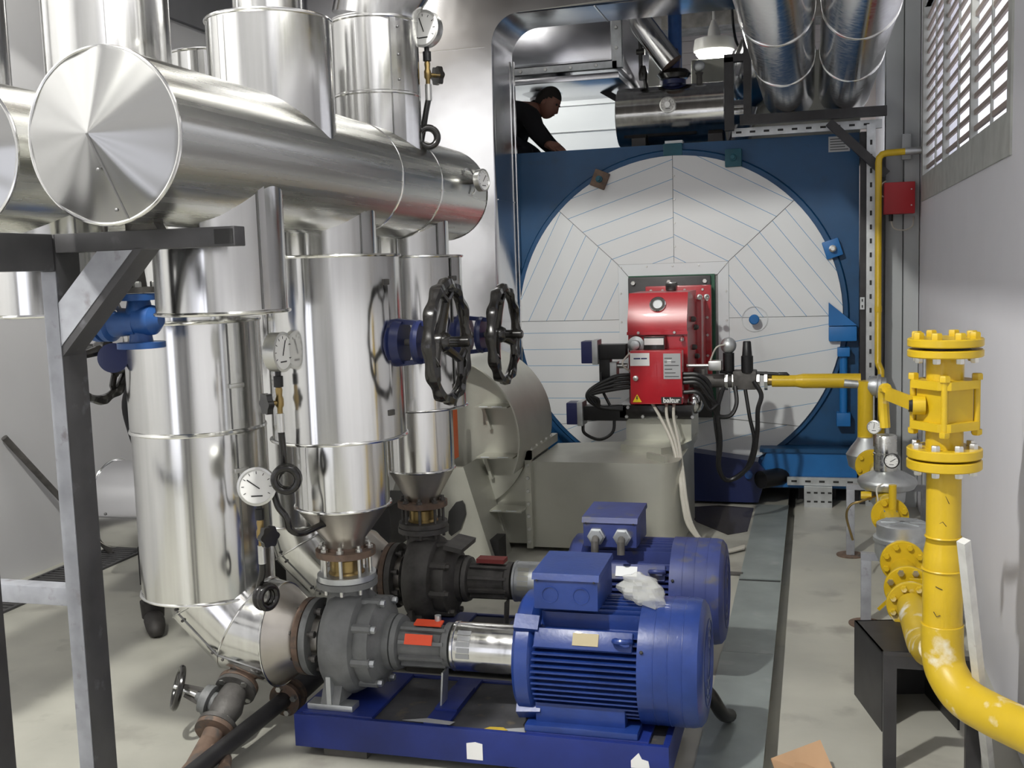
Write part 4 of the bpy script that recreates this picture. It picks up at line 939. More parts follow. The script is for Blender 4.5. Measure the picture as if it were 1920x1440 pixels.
    MB().box(x0+.03, x1-.03, y-.10, y+.05, zax+.185, .56).build('box_neck', mm, m)
    MB().prism([(y-.162, .652), (y-.152, .672), (y+.09, .680), (y+.10, .660)], 'yz', x0-.004, x1+.004).build('lid', mm, T)
    for xx in (x0+.055, x1-.055):
        if near:
            MB().ring((xx, y-.1585, .603), (0, 1, 0), .026, .0018, 28, 6).build('knockout', mm, T)
        else:
            g_ = MB().lathe((xx, y-.158, .60), (0, -1, 0), [(0, .036), (.018, .036), (.02, .03), (.028, .028), (.03, .0)], 6, cap=False).build('cable_gland', GALV, T)
            MB().tube([(xx, y-.175, .60), (xx, y-.20, .585), (xx, y-.205, .54)], .015, 10).build('conduit', CAST, g_)
    copies('lid_screw', hexb((0, -1, 0), .004, .004), INK, T, [(x0+.012, y-.158, .65), (x1-.012, y-.158, .65)])
    # ---- coupling spool between pump and discharge cone
    s = thing('flanged_spool', ('near ' if near else 'far ') + 'brass flanged spool with long tie bolts over the ' + ('grey' if near else 'dusty') + ' pump', 'spool', (HX, y, .575), 'flanged spools above pumps')
    z0 = .576
    MB().lathe((HX, y, z0), (0, 0, 1), [(0, .104), (.02, .104), (.021, .06)], 40).build('lower_flange', GALV if near else pm, s)
    MB().lathe((HX, y, z0+.02), (0, 0, 1), [(0, .064), (.004, .064), (.012, .058), (.05, .058), (.058, .064), (.066, .064)], 32).build('brass_sleeve', BRASS, s)
    MB().lathe((HX, y, z0+.086), (0, 0, 1), [(0, .106), (.022, .106), (.023, .07), (.04, .066)], 40).build('upper_flange', RUST, s)
    copies('tie_bolt', MB().lathe((0, 0, 0), (0, 0, 1), [(-.045, .007), (-.012, .007), (-.0119, .013), (0, .013), (.001, .007), (.105, .007), (.1051, .013), (.118, .013), (.119, .007), (.13, .007)], 8), STEEL if near else CAST, s, circ((HX, y, z0), (0, 0, 1), .086, 8, .2))
    return m
pump(P1, True)
pump(P2, False)

# ================================================================ PRESSURE GAUGES
def gauge_assembly(label, c, ax, r, zc_tip, tube_pts, loop, knob_dir, cockz, needle=2.4):
    c = V(c); t = thing('pressure_gauge', label, 'gauge', (c.x, c.y, c.z), 'pressure gauges on siphon tubes')
    dial(t, c, ax, r, needle, STEEL, 48, .036)
    d = V(ax).normalized()
    s = c-d*.018; z = s.z-r
    MB().lathe((s.x, s.y, z), (0, 0, -1), [(-.006, .010), (.014, .010), (.015, .016), (.05, .016), (.052, .011)], 14).build('socket', BLKM, t)
    MB().lathe((s.x, s.y, z-.05), (0, 0, -1), [(0, .009), (.01, .012), (.03, .010), (.04, .014), (.062, .014), (.07, .009), (.09, .009)], 12).build('cock', BRASS, t)
    k = V(knob_dir).normalized(); kp = V((s.x, s.y, z-.102))
    MB().cyl(kp, kp+k*.04, .008, 10).build('spindle', BRASS, t)
    u, v, a = basis(k); mbk = MB(); R1 = []; R2 = []; n = 30
    for th in range(n):
        an = 2*pi*th/n; q = .034*(1+.12*cos(6*an)); dd = u*cos(an)+v*sin(an)
        R1.append(mbk.bm.verts.new(kp+k*.035+dd*q)); R2.append(mbk.bm.verts.new(kp+k*.055+dd*q))
    for i in range(n): mbk.bm.faces.new((R1[i], R1[(i+1) % n], R2[(i+1) % n], R2[i]))
    mbk.bm.faces.new(R1[::-1]); mbk.bm.faces.new(R2); mbk.build('knob', BLACK, t)
    MB().cyl((s.x, s.y, z-.138), (s.x, s.y, z-.20), .013, 14).build('sleeve', STEEL, t)
    start = V((s.x, s.y, z-.19))
    pts = [start]+[V(q) for q in tube_pts]
    MB().tube(smooth_path(pts, 8), .0115, 12).build('siphon_tube', BLACK, t)
    if loop:
        lc, la, lr = loop; MB().ring(lc, la, lr, .0125, 40, 12).ring(V(lc)+V(la).normalized()*.02, la, lr, .0125, 40, 12).build('siphon_loop', BLACK, t)
    return t
gauge_assembly('pressure gauge seen edge-on in front of the big valve box, over its siphon loop', (-1.665, 3.13, 1.405), (1, -.04, 0), .064, 0,
    [(-1.685, 3.14, 1.03), (-1.70, 3.13, 1.00), (-1.715, 3.12, .96), (-1.70, 3.11, .90), (-1.67, 3.11, .86), (-1.665, 3.12, .82), (-1.645, 3.16, .795), (-1.62, 3.26, .80), (-1.60, 3.33, .80)], ((-1.650, 3.09, .995), (.35, -1, 0), .038), (-.75, -1, 0), 0, 1.2)
gauge_assembly('pressure gauge with a white dial facing the camera, low between the fat jackets', (-1.755, 3.08, .968), (.35, -1, .12), .062, 0,
    [(-1.765, 3.10, .67), (-1.785, 3.11, .62), (-1.79, 3.12, .60)], ((-1.775, 3.12, .585), (.9, -.3, 0), .036), (1, -.5, 0), 0, 2.5)
gauge_assembly('pressure gauge at the top beside the ringed riser, on a brass cock', (-1.435, 3.97, 2.575), (-.2, -.98, 0), .068, 0,
    [(-1.445, 3.98, 2.25), (-1.455, 3.98, 2.20), (-1.47, 3.99, 2.14), (-1.46, 3.99, 2.06), (-1.44, 3.99, 2.00), (-1.46, 3.99, 1.97), (-1.50, 4.0, 2.0)], ((-1.435, 3.97, 2.165), (.5, -1, 0), .036), (.8, 1, 0), 0, 1.9)
# dial thermometer on the header's far end
tg = thing('dial_thermometer', 'small dial thermometer stuck out of the far end of the long header', 'gauge', (-1.37, 4.42, 1.99))
d = V((1, -.25, .06)).normalized(); c0 = V((-1.395, 4.36, 2.02))
MB().lathe(c0+d*-.008, d, [(0, .052), (.003, .060), (.006, .052)], 32, cap=False).build('collar_ring', RIM, tg)
MB().cyl(c0-d*.02, c0+d*.04, .010, 12).build('stem', CAST, tg)
dial(tg, c0+d*.062, d, .046, .8, STEEL, 32, .02)

# ================================================================ FLOOR DRAIN VALVES
gv = thing('drain_valve', 'dark flanged gate valve with small handwheel under the near suction bend', 'valve', (-1.99, 3.2, .15))
A = V((-2.0, 3.33, .21)); B = V((-1.985, 3.06, .075)); d = (B-A).normalized()
MB().lathe(A, d, [(0, .05), (.035, .055), (.036, .074), (.054, .074)], 28).build('pipe_flange', RUST, gv)
MB().lathe(A+d*.056, d, [(0, .074), (.016, .074), (.017, .045), (.05, .05), (.09, .058), (.13, .05), (.16, .042), (.165, .070), (.182, .070)], 28).build('body', CAST, gv)
MB().lathe(A+d*.24, d, [(0, .070), (.018, .070), (.019, .036), (.07, .034)], 28).build('pipe_flange', RUST, gv)
copies('bolt', MB().lathe((0, 0, 0), d, [(-.018, .012), (.022, .012)], 6), STEEL, gv, circ(A+d*.055, d, .058, 4, .7)+circ(A+d*.235, d, .055, 4, .7))
side = V((-.93, -.05, .30)).normalized(); mid = A+d*.145
MB().lathe(mid, side, [(0, .04), (.06, .035), (.062, .055), (.076, .055), (.078, .050), (.092, .050), (.095, .025), (.12, .015)], 20).build('bonnet', PUMP, gv)
MB().bar(mid+side*.09+V((0, 0, .03)), mid+side*.17+V((0, 0, .016)), .012, .012).bar(mid+side*.09-V((0, 0, .03)), mid+side*.17-V((0, 0, .016)), .012, .012).build('yoke', CAST, gv)
MB().cyl(mid+side*.09, mid+side*.21, .008, 10).build('stem', STEEL, gv)
wc = mid+side*.195; wx = V((-.72, -.50, .28)).normalized()
MB().ring(wc, wx, .070, .011, 36, 10).build('wheel_rim', BLACK, gv)
u, v, a = basis(wx)
for k in range(3):
    an = k*2*pi/3+.5; dd = u*cos(an)+v*sin(an); MB().tube([wc, wc+dd*.066], .008, 8).build('wheel_spoke', BLACK, gv)
MB().tube([B+d*.0, B+V((.02, -.12, -.03)), B+V((.05, -.30, -.035)), B+V((.09, -.55, -.035))], .036, 16).build('outlet_pipe', RUST, gv)
MB().tube([B+V((.0, -.02, 0)), B+V((.10, -.06, -.02)), B+V((.13, -.12, -.02))], .022, 12).build('branch', RUST, gv)
fp = thing('floor_pipe', 'dark steel pipe with a rusty bolted flange running along the floor to the pump', 'pipe', (-1.88, 3.3, .09))
MB().cyl((-1.925, 2.6, .075), (-1.875, 3.50, .10), .030, 20).build('pipe', DARKST, fp)
MB().lathe((-1.877, 3.42, .098), (-.05, -1, -.02), [(0, .062), (.018, .062)], 28).lathe((-1.876, 3.445, .099), (.05, 1, .02), [(0, .062), (.018, .062)], 28).build('flange', RUST, fp)
MB().cyl((-1.873, 3.46, .10), (-1.86, 3.75, .12), .05, 20).build('rear_pipe', DARKST, fp)
copies('bolt', hexb((-.05, -1, -.02), .013, .016), STEEL, fp, circ((-1.878, 3.402, .098), (-.05, -1, -.02), .046, 4, .3))

# ================================================================ GAS LINE on the right
gp = thing('gas_pipe', 'thick yellow gas pipe bending up from the wall, with worn white paint on the bend', 'pipe', (.368, 3.3, 0))
px_, py_ = .368, 3.3
MB().cyl((px_, py_, .80), (px_, py_, 1.03), .0485, 32).build('upper_pipe', YEL, gp)
MB().lathe((px_, py_, .74), (0, 0, 1), [(-.012, .0565), (0, .057), (.03, .056), (.07, .0485), (.085, .0485)], 32).build('reducer', YEL, gp)
for z, r in ((.826, .049), (.728, .0575), (.56, .057)): MB().ring((px_, py_, z), (0, 0, 1), r, .0035, 32, 6).build('weld_bead', YEL, gp)
MB().cyl((px_, py_, .54), (px_, py_, .735), .0565, 32).build('lower_pipe', YEL, gp)
MB().tube(smooth_path([(px_, py_, .56), (px_+.002, py_, .48), (px_+.012, py_-.02, .42), (px_+.05, py_-.08, .372), (px_+.11, py_-.16, .36), (px_+.20, py_-.28, .36), (.59, 2.985, .36)], 6), .060, 32).build('bend', YELW, gp)
for i, (z, dx) in enumerate(((.94, .012), (.87, .005), (.68, -.005), (.60, -.01))):
    rr_ = .0485 if z > .8 else .057; MB().tube([(px_-.02+dx, py_-rr_*.93, z+.004*i), (px_-.012+dx, py_-rr_*.985, z+.016-.006*i), (px_-.002+dx, py_-rr_*1.0, z-.006+.003*i)], .0011, 6).build('pen_mark', INK, gp)
def flange(parent, c, ax, r, th, m=YEL, bolts_=8, br=None, bm=STEEL, gap=True, name='flange', head=.014, rb=.013, ph=.39):
    c = V(c); d = V(ax).normalized()
    MB().lathe(c, ax, [(0, r*.97), (.003, r), (th-.003, r), (th, r*.97)], 48).build(name, m, parent)
    if bolts_: copies('bolt', hexb(ax, rb, head), bm, parent, circ(c+d*th, ax, br or r*.78, bolts_, ph))
fv = thing('gas_valve', 'yellow bolted ball valve with blind top flange on the thick gas pipe', 'valve', (px_, py_, 1.03))
flange(fv, (px_, py_, 1.030), (0, 0, 1), .104, .028, bolts_=0); flange(fv, (px_, py_, 1.064), (0, 0, 1), .104, .028, bolts_=8, bm=STEEL, head=.016)
MB().cyl((px_, py_, 1.055), (px_, py_, 1.068), .07, 32).build('gasket', BLKM, fv)
copies('bolt', hexb((0, 0, -1), .012, .016), STEEL, fv, circ((px_, py_, 1.030), (0, 0, 1), .081, 8, .39))
MB().cyl((px_, py_, 1.09), (px_, py_, 1.16), .052, 32).build('lower_neck', YEL, fv)
sq = lambda r: [(px_+r*cos(k*pi/2+YAW*.0+.02), py_+r*sin(k*pi/2+.02)) for k in range(4)]
def chsq(r, c):                                        # chamfered square with corners left, front, right, back
    out = []
    for k in range(4):
        a = k*pi/2-.12; t = V((-sin(a), cos(a))); e = V((cos(a), sin(a)))*r
        out += [(px_+e.x-t.x*c, py_+e.y-t.y*c), (px_+e.x+t.x*c, py_+e.y+t.y*c)]
    return out
MB().prism(chsq(.092, .018), 'xy', 1.148, 1.172).build('end_plate', YEL, fv)
MB().prism(chsq(.092, .018), 'xy', 1.268, 1.292).build('end_plate', YEL, fv)
MB().prism(chsq(.076, .010), 'xy', 1.172, 1.268).build('body', YEL, fv)
cp = [(px_+.086*cos(k*pi/2-.12), py_+.086*sin(k*pi/2-.12)) for k in range(4)]
copies('tie_rod', MB().cyl((0, 0, 0), (0, 0, .175), .0095, 12), YEL, fv, [(x, y, 1.13) for x, y in cp])
copies('nut', hexb((0, 0, 1), .016, .018), YEL, fv, [(x, y, 1.292) for x, y in cp]); copies('nut', hexb((0, 0, -1), .016, .016), YEL, fv, [(x, y, 1.148) for x, y in cp])
MB().cyl((px_, py_, 1.29), (px_, py_, 1.365), .052, 32).build('upper_neck', YEL, fv)
flange(fv, (px_, py_, 1.358), (0, 0, 1), .104, .022, bolts_=0); flange(fv, (px_, py_, 1.388), (0, 0, 1), .104, .024, bolts_=8, bm=YEL, head=.018, rb=.016)
MB().cyl((px_, py_, 1.378), (px_, py_, 1.392), .07, 32).build('gasket', BLKM, fv)
copies('bolt', hexb((0, 0, -1), .012, .016), STEEL, fv, circ((px_, py_, 1.358), (0, 0, 1), .081, 8, .39))
# side boss and lever
ld = V((-.62, .785, 0)).normalized()
b0 = V((px_, py_, 1.218))+V((-.75, -.3, 0)).normalized()*.06
MB().cyl(b0, b0+V((-.035, 0, 0)), .028, 20).build('boss', YEL, fv)
MB().cyl(b0+V((-.03, 0, 0)), b0+V((-.045, 0, 0)), .020, 16).build('stem', BLKM, fv)
p0 = b0+V((-.04, -.01, .008)); 
MB().bar(p0, p0+V((-.055, .18, .006)), .010, .040, side=(1, .3, 0)).build('lever', YEL, fv)
p1 = p0+V((-.055, .18, .022))
MB().tube(smooth_path([p1, p1+V((-.008, .03, -.01)), p1+V((-.004, .05, -.07)), p1+V((.0, .05, -.13))]), .016, 10).build('lever_end', YELW, fv)
# branch elbow back to the gas train
GX = .35
gt = thing('gas_train', 'row of yellow flanges, grey filter and regulator running along the wall to the boiler', 'pipework', (GX, 4.8, 0))
MB().tube(smooth_path([(px_-.01, py_+.03, .47), (px_-.02, py_+.22, .40), (GX, py_+.45, .36), (GX, 4.10, .355)], 6), .052, 24, rr=None).build('branch_pipe', YELW, gt)
flange(gt, (GX, 4.13, .355), (0, -1, 0), .088, .020, bolts_=8, m=YELW, bm=YELW)
MB().cyl((GX, 4.12, .355), (GX, 4.22, .36), .052, 24).build('spool', YEL, gt)
flange(gt, (GX, 4.27, .375), (0, -1, 0), .088, .020, bolts_=8)
MB().bar((GX-.11, 4.215, .30), (GX-.02, 4.21, .40), .006, .012).build('handle', YEL, gt)
MB().box(GX+.0, GX+.07, 4.20, 4.215, .37, .43).build('valve_plate', YEL, gt)
MB().lathe((GX, 4.27, .375), (0, 1, 0), [(0, .055), (.10, .06), (.16, .05), (.24, .052)], 24).build('ball_valve', YEL, gt)
flange(gt, (GX, 4.52, .41), (0, -1, 0), .088, .020, bolts_=8, bm=YEL)
MB().lathe((GX+.02, 4.78, .34), (0, 0, 1), [(0, .10), (.04, .115), (.09, .115), (.092, .122), (.108, .122), (.11, .108), (.165, .108), (.17, .10)], 40).build('filter_body', GALV, gt)
for i in range(4): 
    a = i*pi/4; MB().bar((GX+.02-.09*cos(a), 4.78-.09*sin(a), .512), (GX+.02+.09*cos(a), 4.78+.09*sin(a), .512), .010, .006).build('cap_rib', GALV, gt)
MB().cyl((GX, 4.5, .41), (GX+.01, 4.70, .41), .05, 20).build('spool', YEL, gt)
MB().box(GX-.03, GX+.03, 5.20, 5.25, .42, .46, bev=.005).build('blue_tag', BOILL, gt)
flange(gt, (GX, 5.28, .425), (0, -1, 0), .086, .020, bolts_=4, bm=YEL, rb=.016)
MB().cyl((GX, 4.86, .41), (GX, 5.27, .425), .045, 20).build('spool', YEL, gt)
MB().cyl((GX+.01, 5.24, .42), (GX+.01, 5.24, .58), .018, 12).build('sensing_pipe', YEL, gt)
MB().cyl((GX, 5.29, .425), (GX, 6.2, .47), .05, 20).build('spool', YELW, gt)
# regulator
MB().lathe((GX+.01, 5.62, .52), (0, 0, 1), [(-.13, .06), (-.10, .085), (-.045, .09), (-.03, .13), (-.004, .145), (.004, .145), (.02, .135), (.045, .09), (.06, .055)], 48).build('regulator_body', GALV, gt)
MB().lathe((GX+.0, 5.62, .58), (0, 0, 1), [(0, .056), (.08, .056), (.082, .059), (.088, .059), (.09, .055), (.17, .055), (.178, .05), (.18, .02)], 32).build('spring_tower', ALUB, gt)
dial(gt, (GX+.02, 5.46, .655), (-.3, -1, 0), .036, .6, BLKM, 24, .02)
dial(gt, (GX-.055, 5.60, .80), (-.3, -1, 0), .034, 1.4, STEEL, 24, .02)
MB().cyl((GX-.05, 5.62, .76), (GX-.05, 5.62, .70), .008).build('gauge_stem', BRASS, gt)
MB().tube(smooth_path([(GX-.05, 5.55, .46), (GX-.12, 5.5, .44), (GX-.17, 5.5, .42), (GX-.19, 5.5, .36), (GX-.16, 5.5, .24)]), .006, 8).build('copper_line', BRASS, gt)
MB().lathe((GX-.07, 5.55, .46), (-1, 0, 0), [(0, .024), (.05, .02)], 10).build('plug', YEL, gt)
MB().tube(smooth_path([(GX-.02, 5.46, .54), (GX-.05, 5.44, .52), (GX-.045, 5.42, .46)]), .004, 6).build('wire', CABLE, gt)
# far elbow filter and riser to the burner
flange(gt, (GX-.03, 6.30, .475), (0, -1, 0), .092, .022, bolts_=6, bm=YEL)
MB().lathe((GX-.05, 6.52, .40), (0, 0, 1), [(0, .06), (.03, .10), (.10, .115), (.14, .09), (.18, .06), (.2, .05)], 32).build('angle_filter', GALV, gt)
MB().cyl((.295, 6.55, .58), (.295, 6.55, .93), .044, 24).build('riser', YEL, gt)
MB().lathe((.305, 6.55, .905), (1, 0, -.1), [(-.13, .022), (.0, .022), (.001, .045), (.03, .06), (.05, .06), (.055, .07), (.07, .07), (.072, .055), (.10, .055), (.105, .03)], 24).build('shutoff_valve', GALV, gt)
MB().cyl((.27, 6.60, .925), (-.06, 6.60, .925), .044, 24).cyl((-.10, 6.60, .925), (-.24, 6.60, .925), .036, 24).build('burner_feed', YEL, gt)
MB().lathe((-.06, 6.60, .925), (-1, 0, 0), [(0, .044), (.04, .036)], 24).build('reducer', YEL, gt)
# steel legs of the train
def leg_t(label, x, y, z, foot): 
    t = thing('pipe_stand', label, 'stand', (x, y, 0))
    MB().box(x-.022, x+.022, y-.022, y+.022, .006, z, bev=.003).build('leg', GREYST, t)
    if foot: MB().lathe((x, y, 0), (0, 0, 1), [(0, .075), (.006, .075)], 24).build('foot_plate', RUST, t)
    MB().box(x-.022, .60, y-.02, y+.02, z, z+.03).build('top_rail', GREYST, t)
    MB().box(.565, .60, y-.02, y+.02, 0, z).build('rear_leg', GREYST, t)
leg_t('far grey pipe stand with a round foot plate under the regulator', .198, 6.1, .375, True)
leg_t('middle dark grey pipe stand under the grey filter of the gas line', .227, 4.93, .30, True)
st = thing('support_frame', 'dark square steel stand under the bend of the thick yellow gas pipe', 'stand', (.36, 3.52, 0))
MB().box(.215, .255, 3.48, 3.52, 0, .345).build('leg', DARKST, st); MB().box(.465, .51, 3.50, 3.54, 0, .30).build('leg', DARKST, st)
MB().box(.215, .51, 3.48, 3.52, .345, .385).build('rail', DARKST, st)
bxm = thing('steel_box', 'black hollow steel box on the floor under the gas pipe', 'box', (.28, 3.98, 0))
q = Matrix.Translation((.148, 4.10, 0)) @ Matrix.Rotation(rad(14), 4, 'Z')
for nm, a in (('side', (0, .008, -.33, 0, 0, .29)), ('top', (0, .27, -.33, 0, .282, .29)), ('side', (.262, .27, -.33, 0, 0, .29)), ('back', (0, .27, -.008, 0, 0, .29))):
    MB().box(*a).xf(q).build(nm, DARKST, bxm)
# thin yellow riser on the wall
ry = thing('gas_riser', 'thin yellow gas pipe rising to an elbow at the wall beside the red box', 'pipe', (.40, 7.2, 0))
MB().tube([(.66, 7.2, 2.302), (.45, 7.2, 2.297), (.42, 7.2, 2.29), (.402, 7.2, 2.27), (.398, 7.2, 2.24), (.400, 7.2, .98), (.405, 7.19, .96), (.418, 7.17, .93), (.42, 7.17, .55), (.42, 7.17, .0)], .021, 14).build('pipe', YEL, ry)
MB().cyl((.555, 7.2, 2.30), (.66, 7.2, 2.302), .0225, 14).build('grey_end', GALV, ry)
MB().lathe((.40, 7.2, 1.30), (0, 0, 1), [(0, .0225), (.02, .0235), (.04, .0225)], 14).build('coupling', YEL, ry)
# red box on the corner strips
rb = thing('junction_box', 'red square junction box on the grey corner strips', 'box', (.53, 7.34, 2.02))
MB().box(.437, .622, 7.26, 7.355, 1.918, 2.118, bev=.006).build('case', REDBX, rb)
copies('screw', hexb((0, -1, 0), .005, .004), STEEL, rb, [(.60, 7.26, 2.07), (.60, 7.26, 1.97)])
MB().cyl((.48, 7.30, 1.918), (.48, 7.30, 1.875), .014, 12).build('cable_gland', BLKM, rb)
MB().tube(smooth_path([(.48, 7.3, 1.88), (.50, 7.3, 1.83), (.56, 7.3, 1.815), (.61, 7.3, 1.84), (.62, 7.34, 1.90)]), .005, 6).build('cable', CABLE, rb)
MB().tube(smooth_path([(.437, 7.3, 2.03), (.415, 7.3, 2.05), (.425, 7.3, 2.11), (.45, 7.3, 2.13)]), .005, 6).build('cable', CABLE, rb)
tag(MB().box(.545, .60, 7.31, 7.359, 2.26, 2.42, bev=.004).build('cable_duct', COLM, loc=(.57, 7.33, 2.3)), 'short grey plastic duct piece behind the yellow elbow', 'duct')
# leaning white angle
tag(MB().tube([(.388, 3.02, .885), (.43, 3.12, .60), (.535, 3.50, .012)], .018, 4).build('plastic_strip', mat('chalky plastic', (.62, .62, .60), .6, 0, var=.1, scale=20, col2=(.45, .40, .36), thr=.66), loc=(.53, 3.5, 0)), 'chalky white strip leaning against the yellow gas pipe', 'strip')
# wall conduits low on the right wall
for i, (y, lab) in enumerate(((5.9, 'grey cable pipe standing against the right wall behind the regulator'), (6.6, 'grey cable pipe standing against the right wall near the corner strips'))):
    tag(MB().cyl((XR-.035, y, 0), (XR-.035, y, 1.2), .014, 12).build('wall_conduit', GALV, loc=(XR-.035, y, 0)), lab, 'conduit')

# ================================================================ FLOOR ITEMS
for i, (y0, y1, z, lab) in enumerate(((2.2, 4.45, .0005, 'nearest galvanised trench cover plate beside the near motor'), (4.452, 5.60, .0005, 'middle galvanised trench cover plate with paint drips'), (5.52, 7.26, .0072, 'farthest galvanised trench cover plate, lapped on top and ending at the boiler'))):
    t = thing('cover_plate', lab, 'plate', (-.27, (y0+y1)/2, 0), 'trench cover plates')
    w_ = .006
    MB().box(-.378+.004*i, -.160, y0, y1, z, z+.006).build('plate', PLATE, t)
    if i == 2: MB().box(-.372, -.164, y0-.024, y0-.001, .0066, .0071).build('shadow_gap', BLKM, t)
cf = thing('cardboard_flap', 'torn piece of brown cardboard on the floor at the bottom edge', 'cardboard', (-.03, 3.42, 0))
mb = MB(); vs = [mb.bm.verts.new(p) for p in ((-.137, 3.47, .012), (.02, 3.45, .10), (.078, 3.33, .012), (-.10, 3.28, .012))]; mb.bm.faces.new(vs)
r_ = bmesh.ops.extrude_face_region(mb.bm, geom=mb.bm.faces[:]); 
for v_ in [g_ for g_ in r_['geom'] if isinstance(g_, bmesh.types.BMVert)]: v_.co.z -= .006
mb.build('sheet', CARDB, cf)
MB().box(-.06, .03, 3.30, 3.42, .0, .03).build('fold', CARDB, cf)
bg_ = MB().sphere((-.545, 3.36, .602), .06, 1.15, .8, .8, 14)
for v in bg_.bm.verts:
    n_ = math.sin(v.co.x*90)*math.cos(v.co.y*70+v.co.z*110); v.co += (v.co-V((-.545, 3.36, .602)))*(.16*n_)
    if v.co.x > -.53 and v.co.z < .60: v.co += V((.05, -.02, -.02))*((.60-v.co.z)/.05)
    if v.co.z > .635: v.co.x -= .01

tag(bg_.build('plastic_bag', PLAST, loc=(-.545, 3.36, .565), ang=20), 'crumpled clear plastic bag lying on the near blue motor', 'bag')
tag(MB().prism([(-1.045, 3.205), (-1.0, 3.195), (-.965, 3.21), (-.985, 3.228), (-1.03, 3.224)], 'xy', .1445, .149).build('fallen_leaf', LEAF, loc=(-1.0, 3.21, .1445)), 'yellow brown leaf on the near blue pump base', 'leaf')
tag(MB().tube(smooth_path([(-.40, 3.62, .20), (-.345, 3.60, .16), (-.31, 3.66, .07), (-.29, 3.75, .028)]), .024, 12).build('rubber_hose', BLKM, loc=(-.3, 3.7, .0)), 'black hose end sticking out behind the near motor onto the plates', 'hose')
tag(MB().cyl((-4.27, 4.81, .82), (-4.12, 5.44, .012), .018, 12).build('leaning_rod', CAST, loc=(-4.1, 5.4, 0)), 'dark rod leaning against the left wall over the grate', 'rod')
for i, (x, y, r) in enumerate(((-.43, 4.75, .02), (-.40, 4.62, .014))):
    tag(MB().sphere((x, y, .008), r, 1.6, 1, .4, 6).build('paper_scrap', PAPER, loc=(x, y, 0)), ('white' if i == 0 else 'tiny white')+' scrap of paper on the floor beside the far motor', 'scrap')
tag(MB().bar((-.62, 5.62, .012), (-.36, 5.60, .012), .02, .012).build('floor_strip', CAST, loc=(-.5, 5.6, 0)), 'short dark bar on the floor between duct and cover plates', 'bar')

# ================================================================ PEOPLE
def skin_mesh(name, pts, edges, m, parent, grow=0.0, sub=2, flat=1.0):
    me = bpy.data.meshes.new(name); me.from_pydata([p[:3] for p in pts], edges, []); o = bpy.data.objects.new(name, me); COL.objects.link(o)
    md = o.modifiers.new('skin', 'SKIN'); md.use_smooth_shade = True
    for i, p in enumerate(pts):
        sv = me.skin_vertices[0].data[i]; r = p[3]+grow; sv.radius = (r, r)
    me.skin_vertices[0].data[0].use_root = True
    s_ = o.modifiers.new('sub', 'SUBSURF'); s_.levels = sub; s_.render_levels = sub
    dg = bpy.context.evaluated_depsgraph_get(); dg.update()
    out = bpy.data.meshes.new_from_object(o.evaluated_get(dg)); bpy.data.objects.remove(o)
    w0 = wloc(parent)
    for v in out.vertices: v.co -= w0
    out.materials.clear(); out.materials.append(m)
    for p in out.polygons: p.use_smooth = True
    ob = bpy.data.objects.new(name, out); COL.objects.link(ob); ob.parent = parent; return ob
def hand(parent, wrist, d, nrm, name='hand'):
    d = V(d).normalized(); n = V(nrm).normalized(); s_ = d.cross(n).normalized(); w_ = V(wrist)
    mb = MB(); mb.tube([w_-d*.02, w_+d*.02, w_+d*.07, w_+d*.095], .03, 12, rr=[.026, .034, .038, .03])
    for k, L in enumerate((.068, .078, .072, .056)):
        b = w_+d*.085+s_*(.027-.018*k); mb.tube([b, b+d*L*.5-n*.004, b+d*L*.85-n*.018, b+d*L-n*.03], .008, 8, rr=[.009, .0085, .008, .006])
    b = w_+d*.03+s_*.03; mb.tube([b, b+d*.03+s_*.02-n*.005, b+d*.06+s_*.022-n*.012], .01, 8, rr=[.012, .010, .007])
    return mb.build(name, SKIN, parent, ang=80)
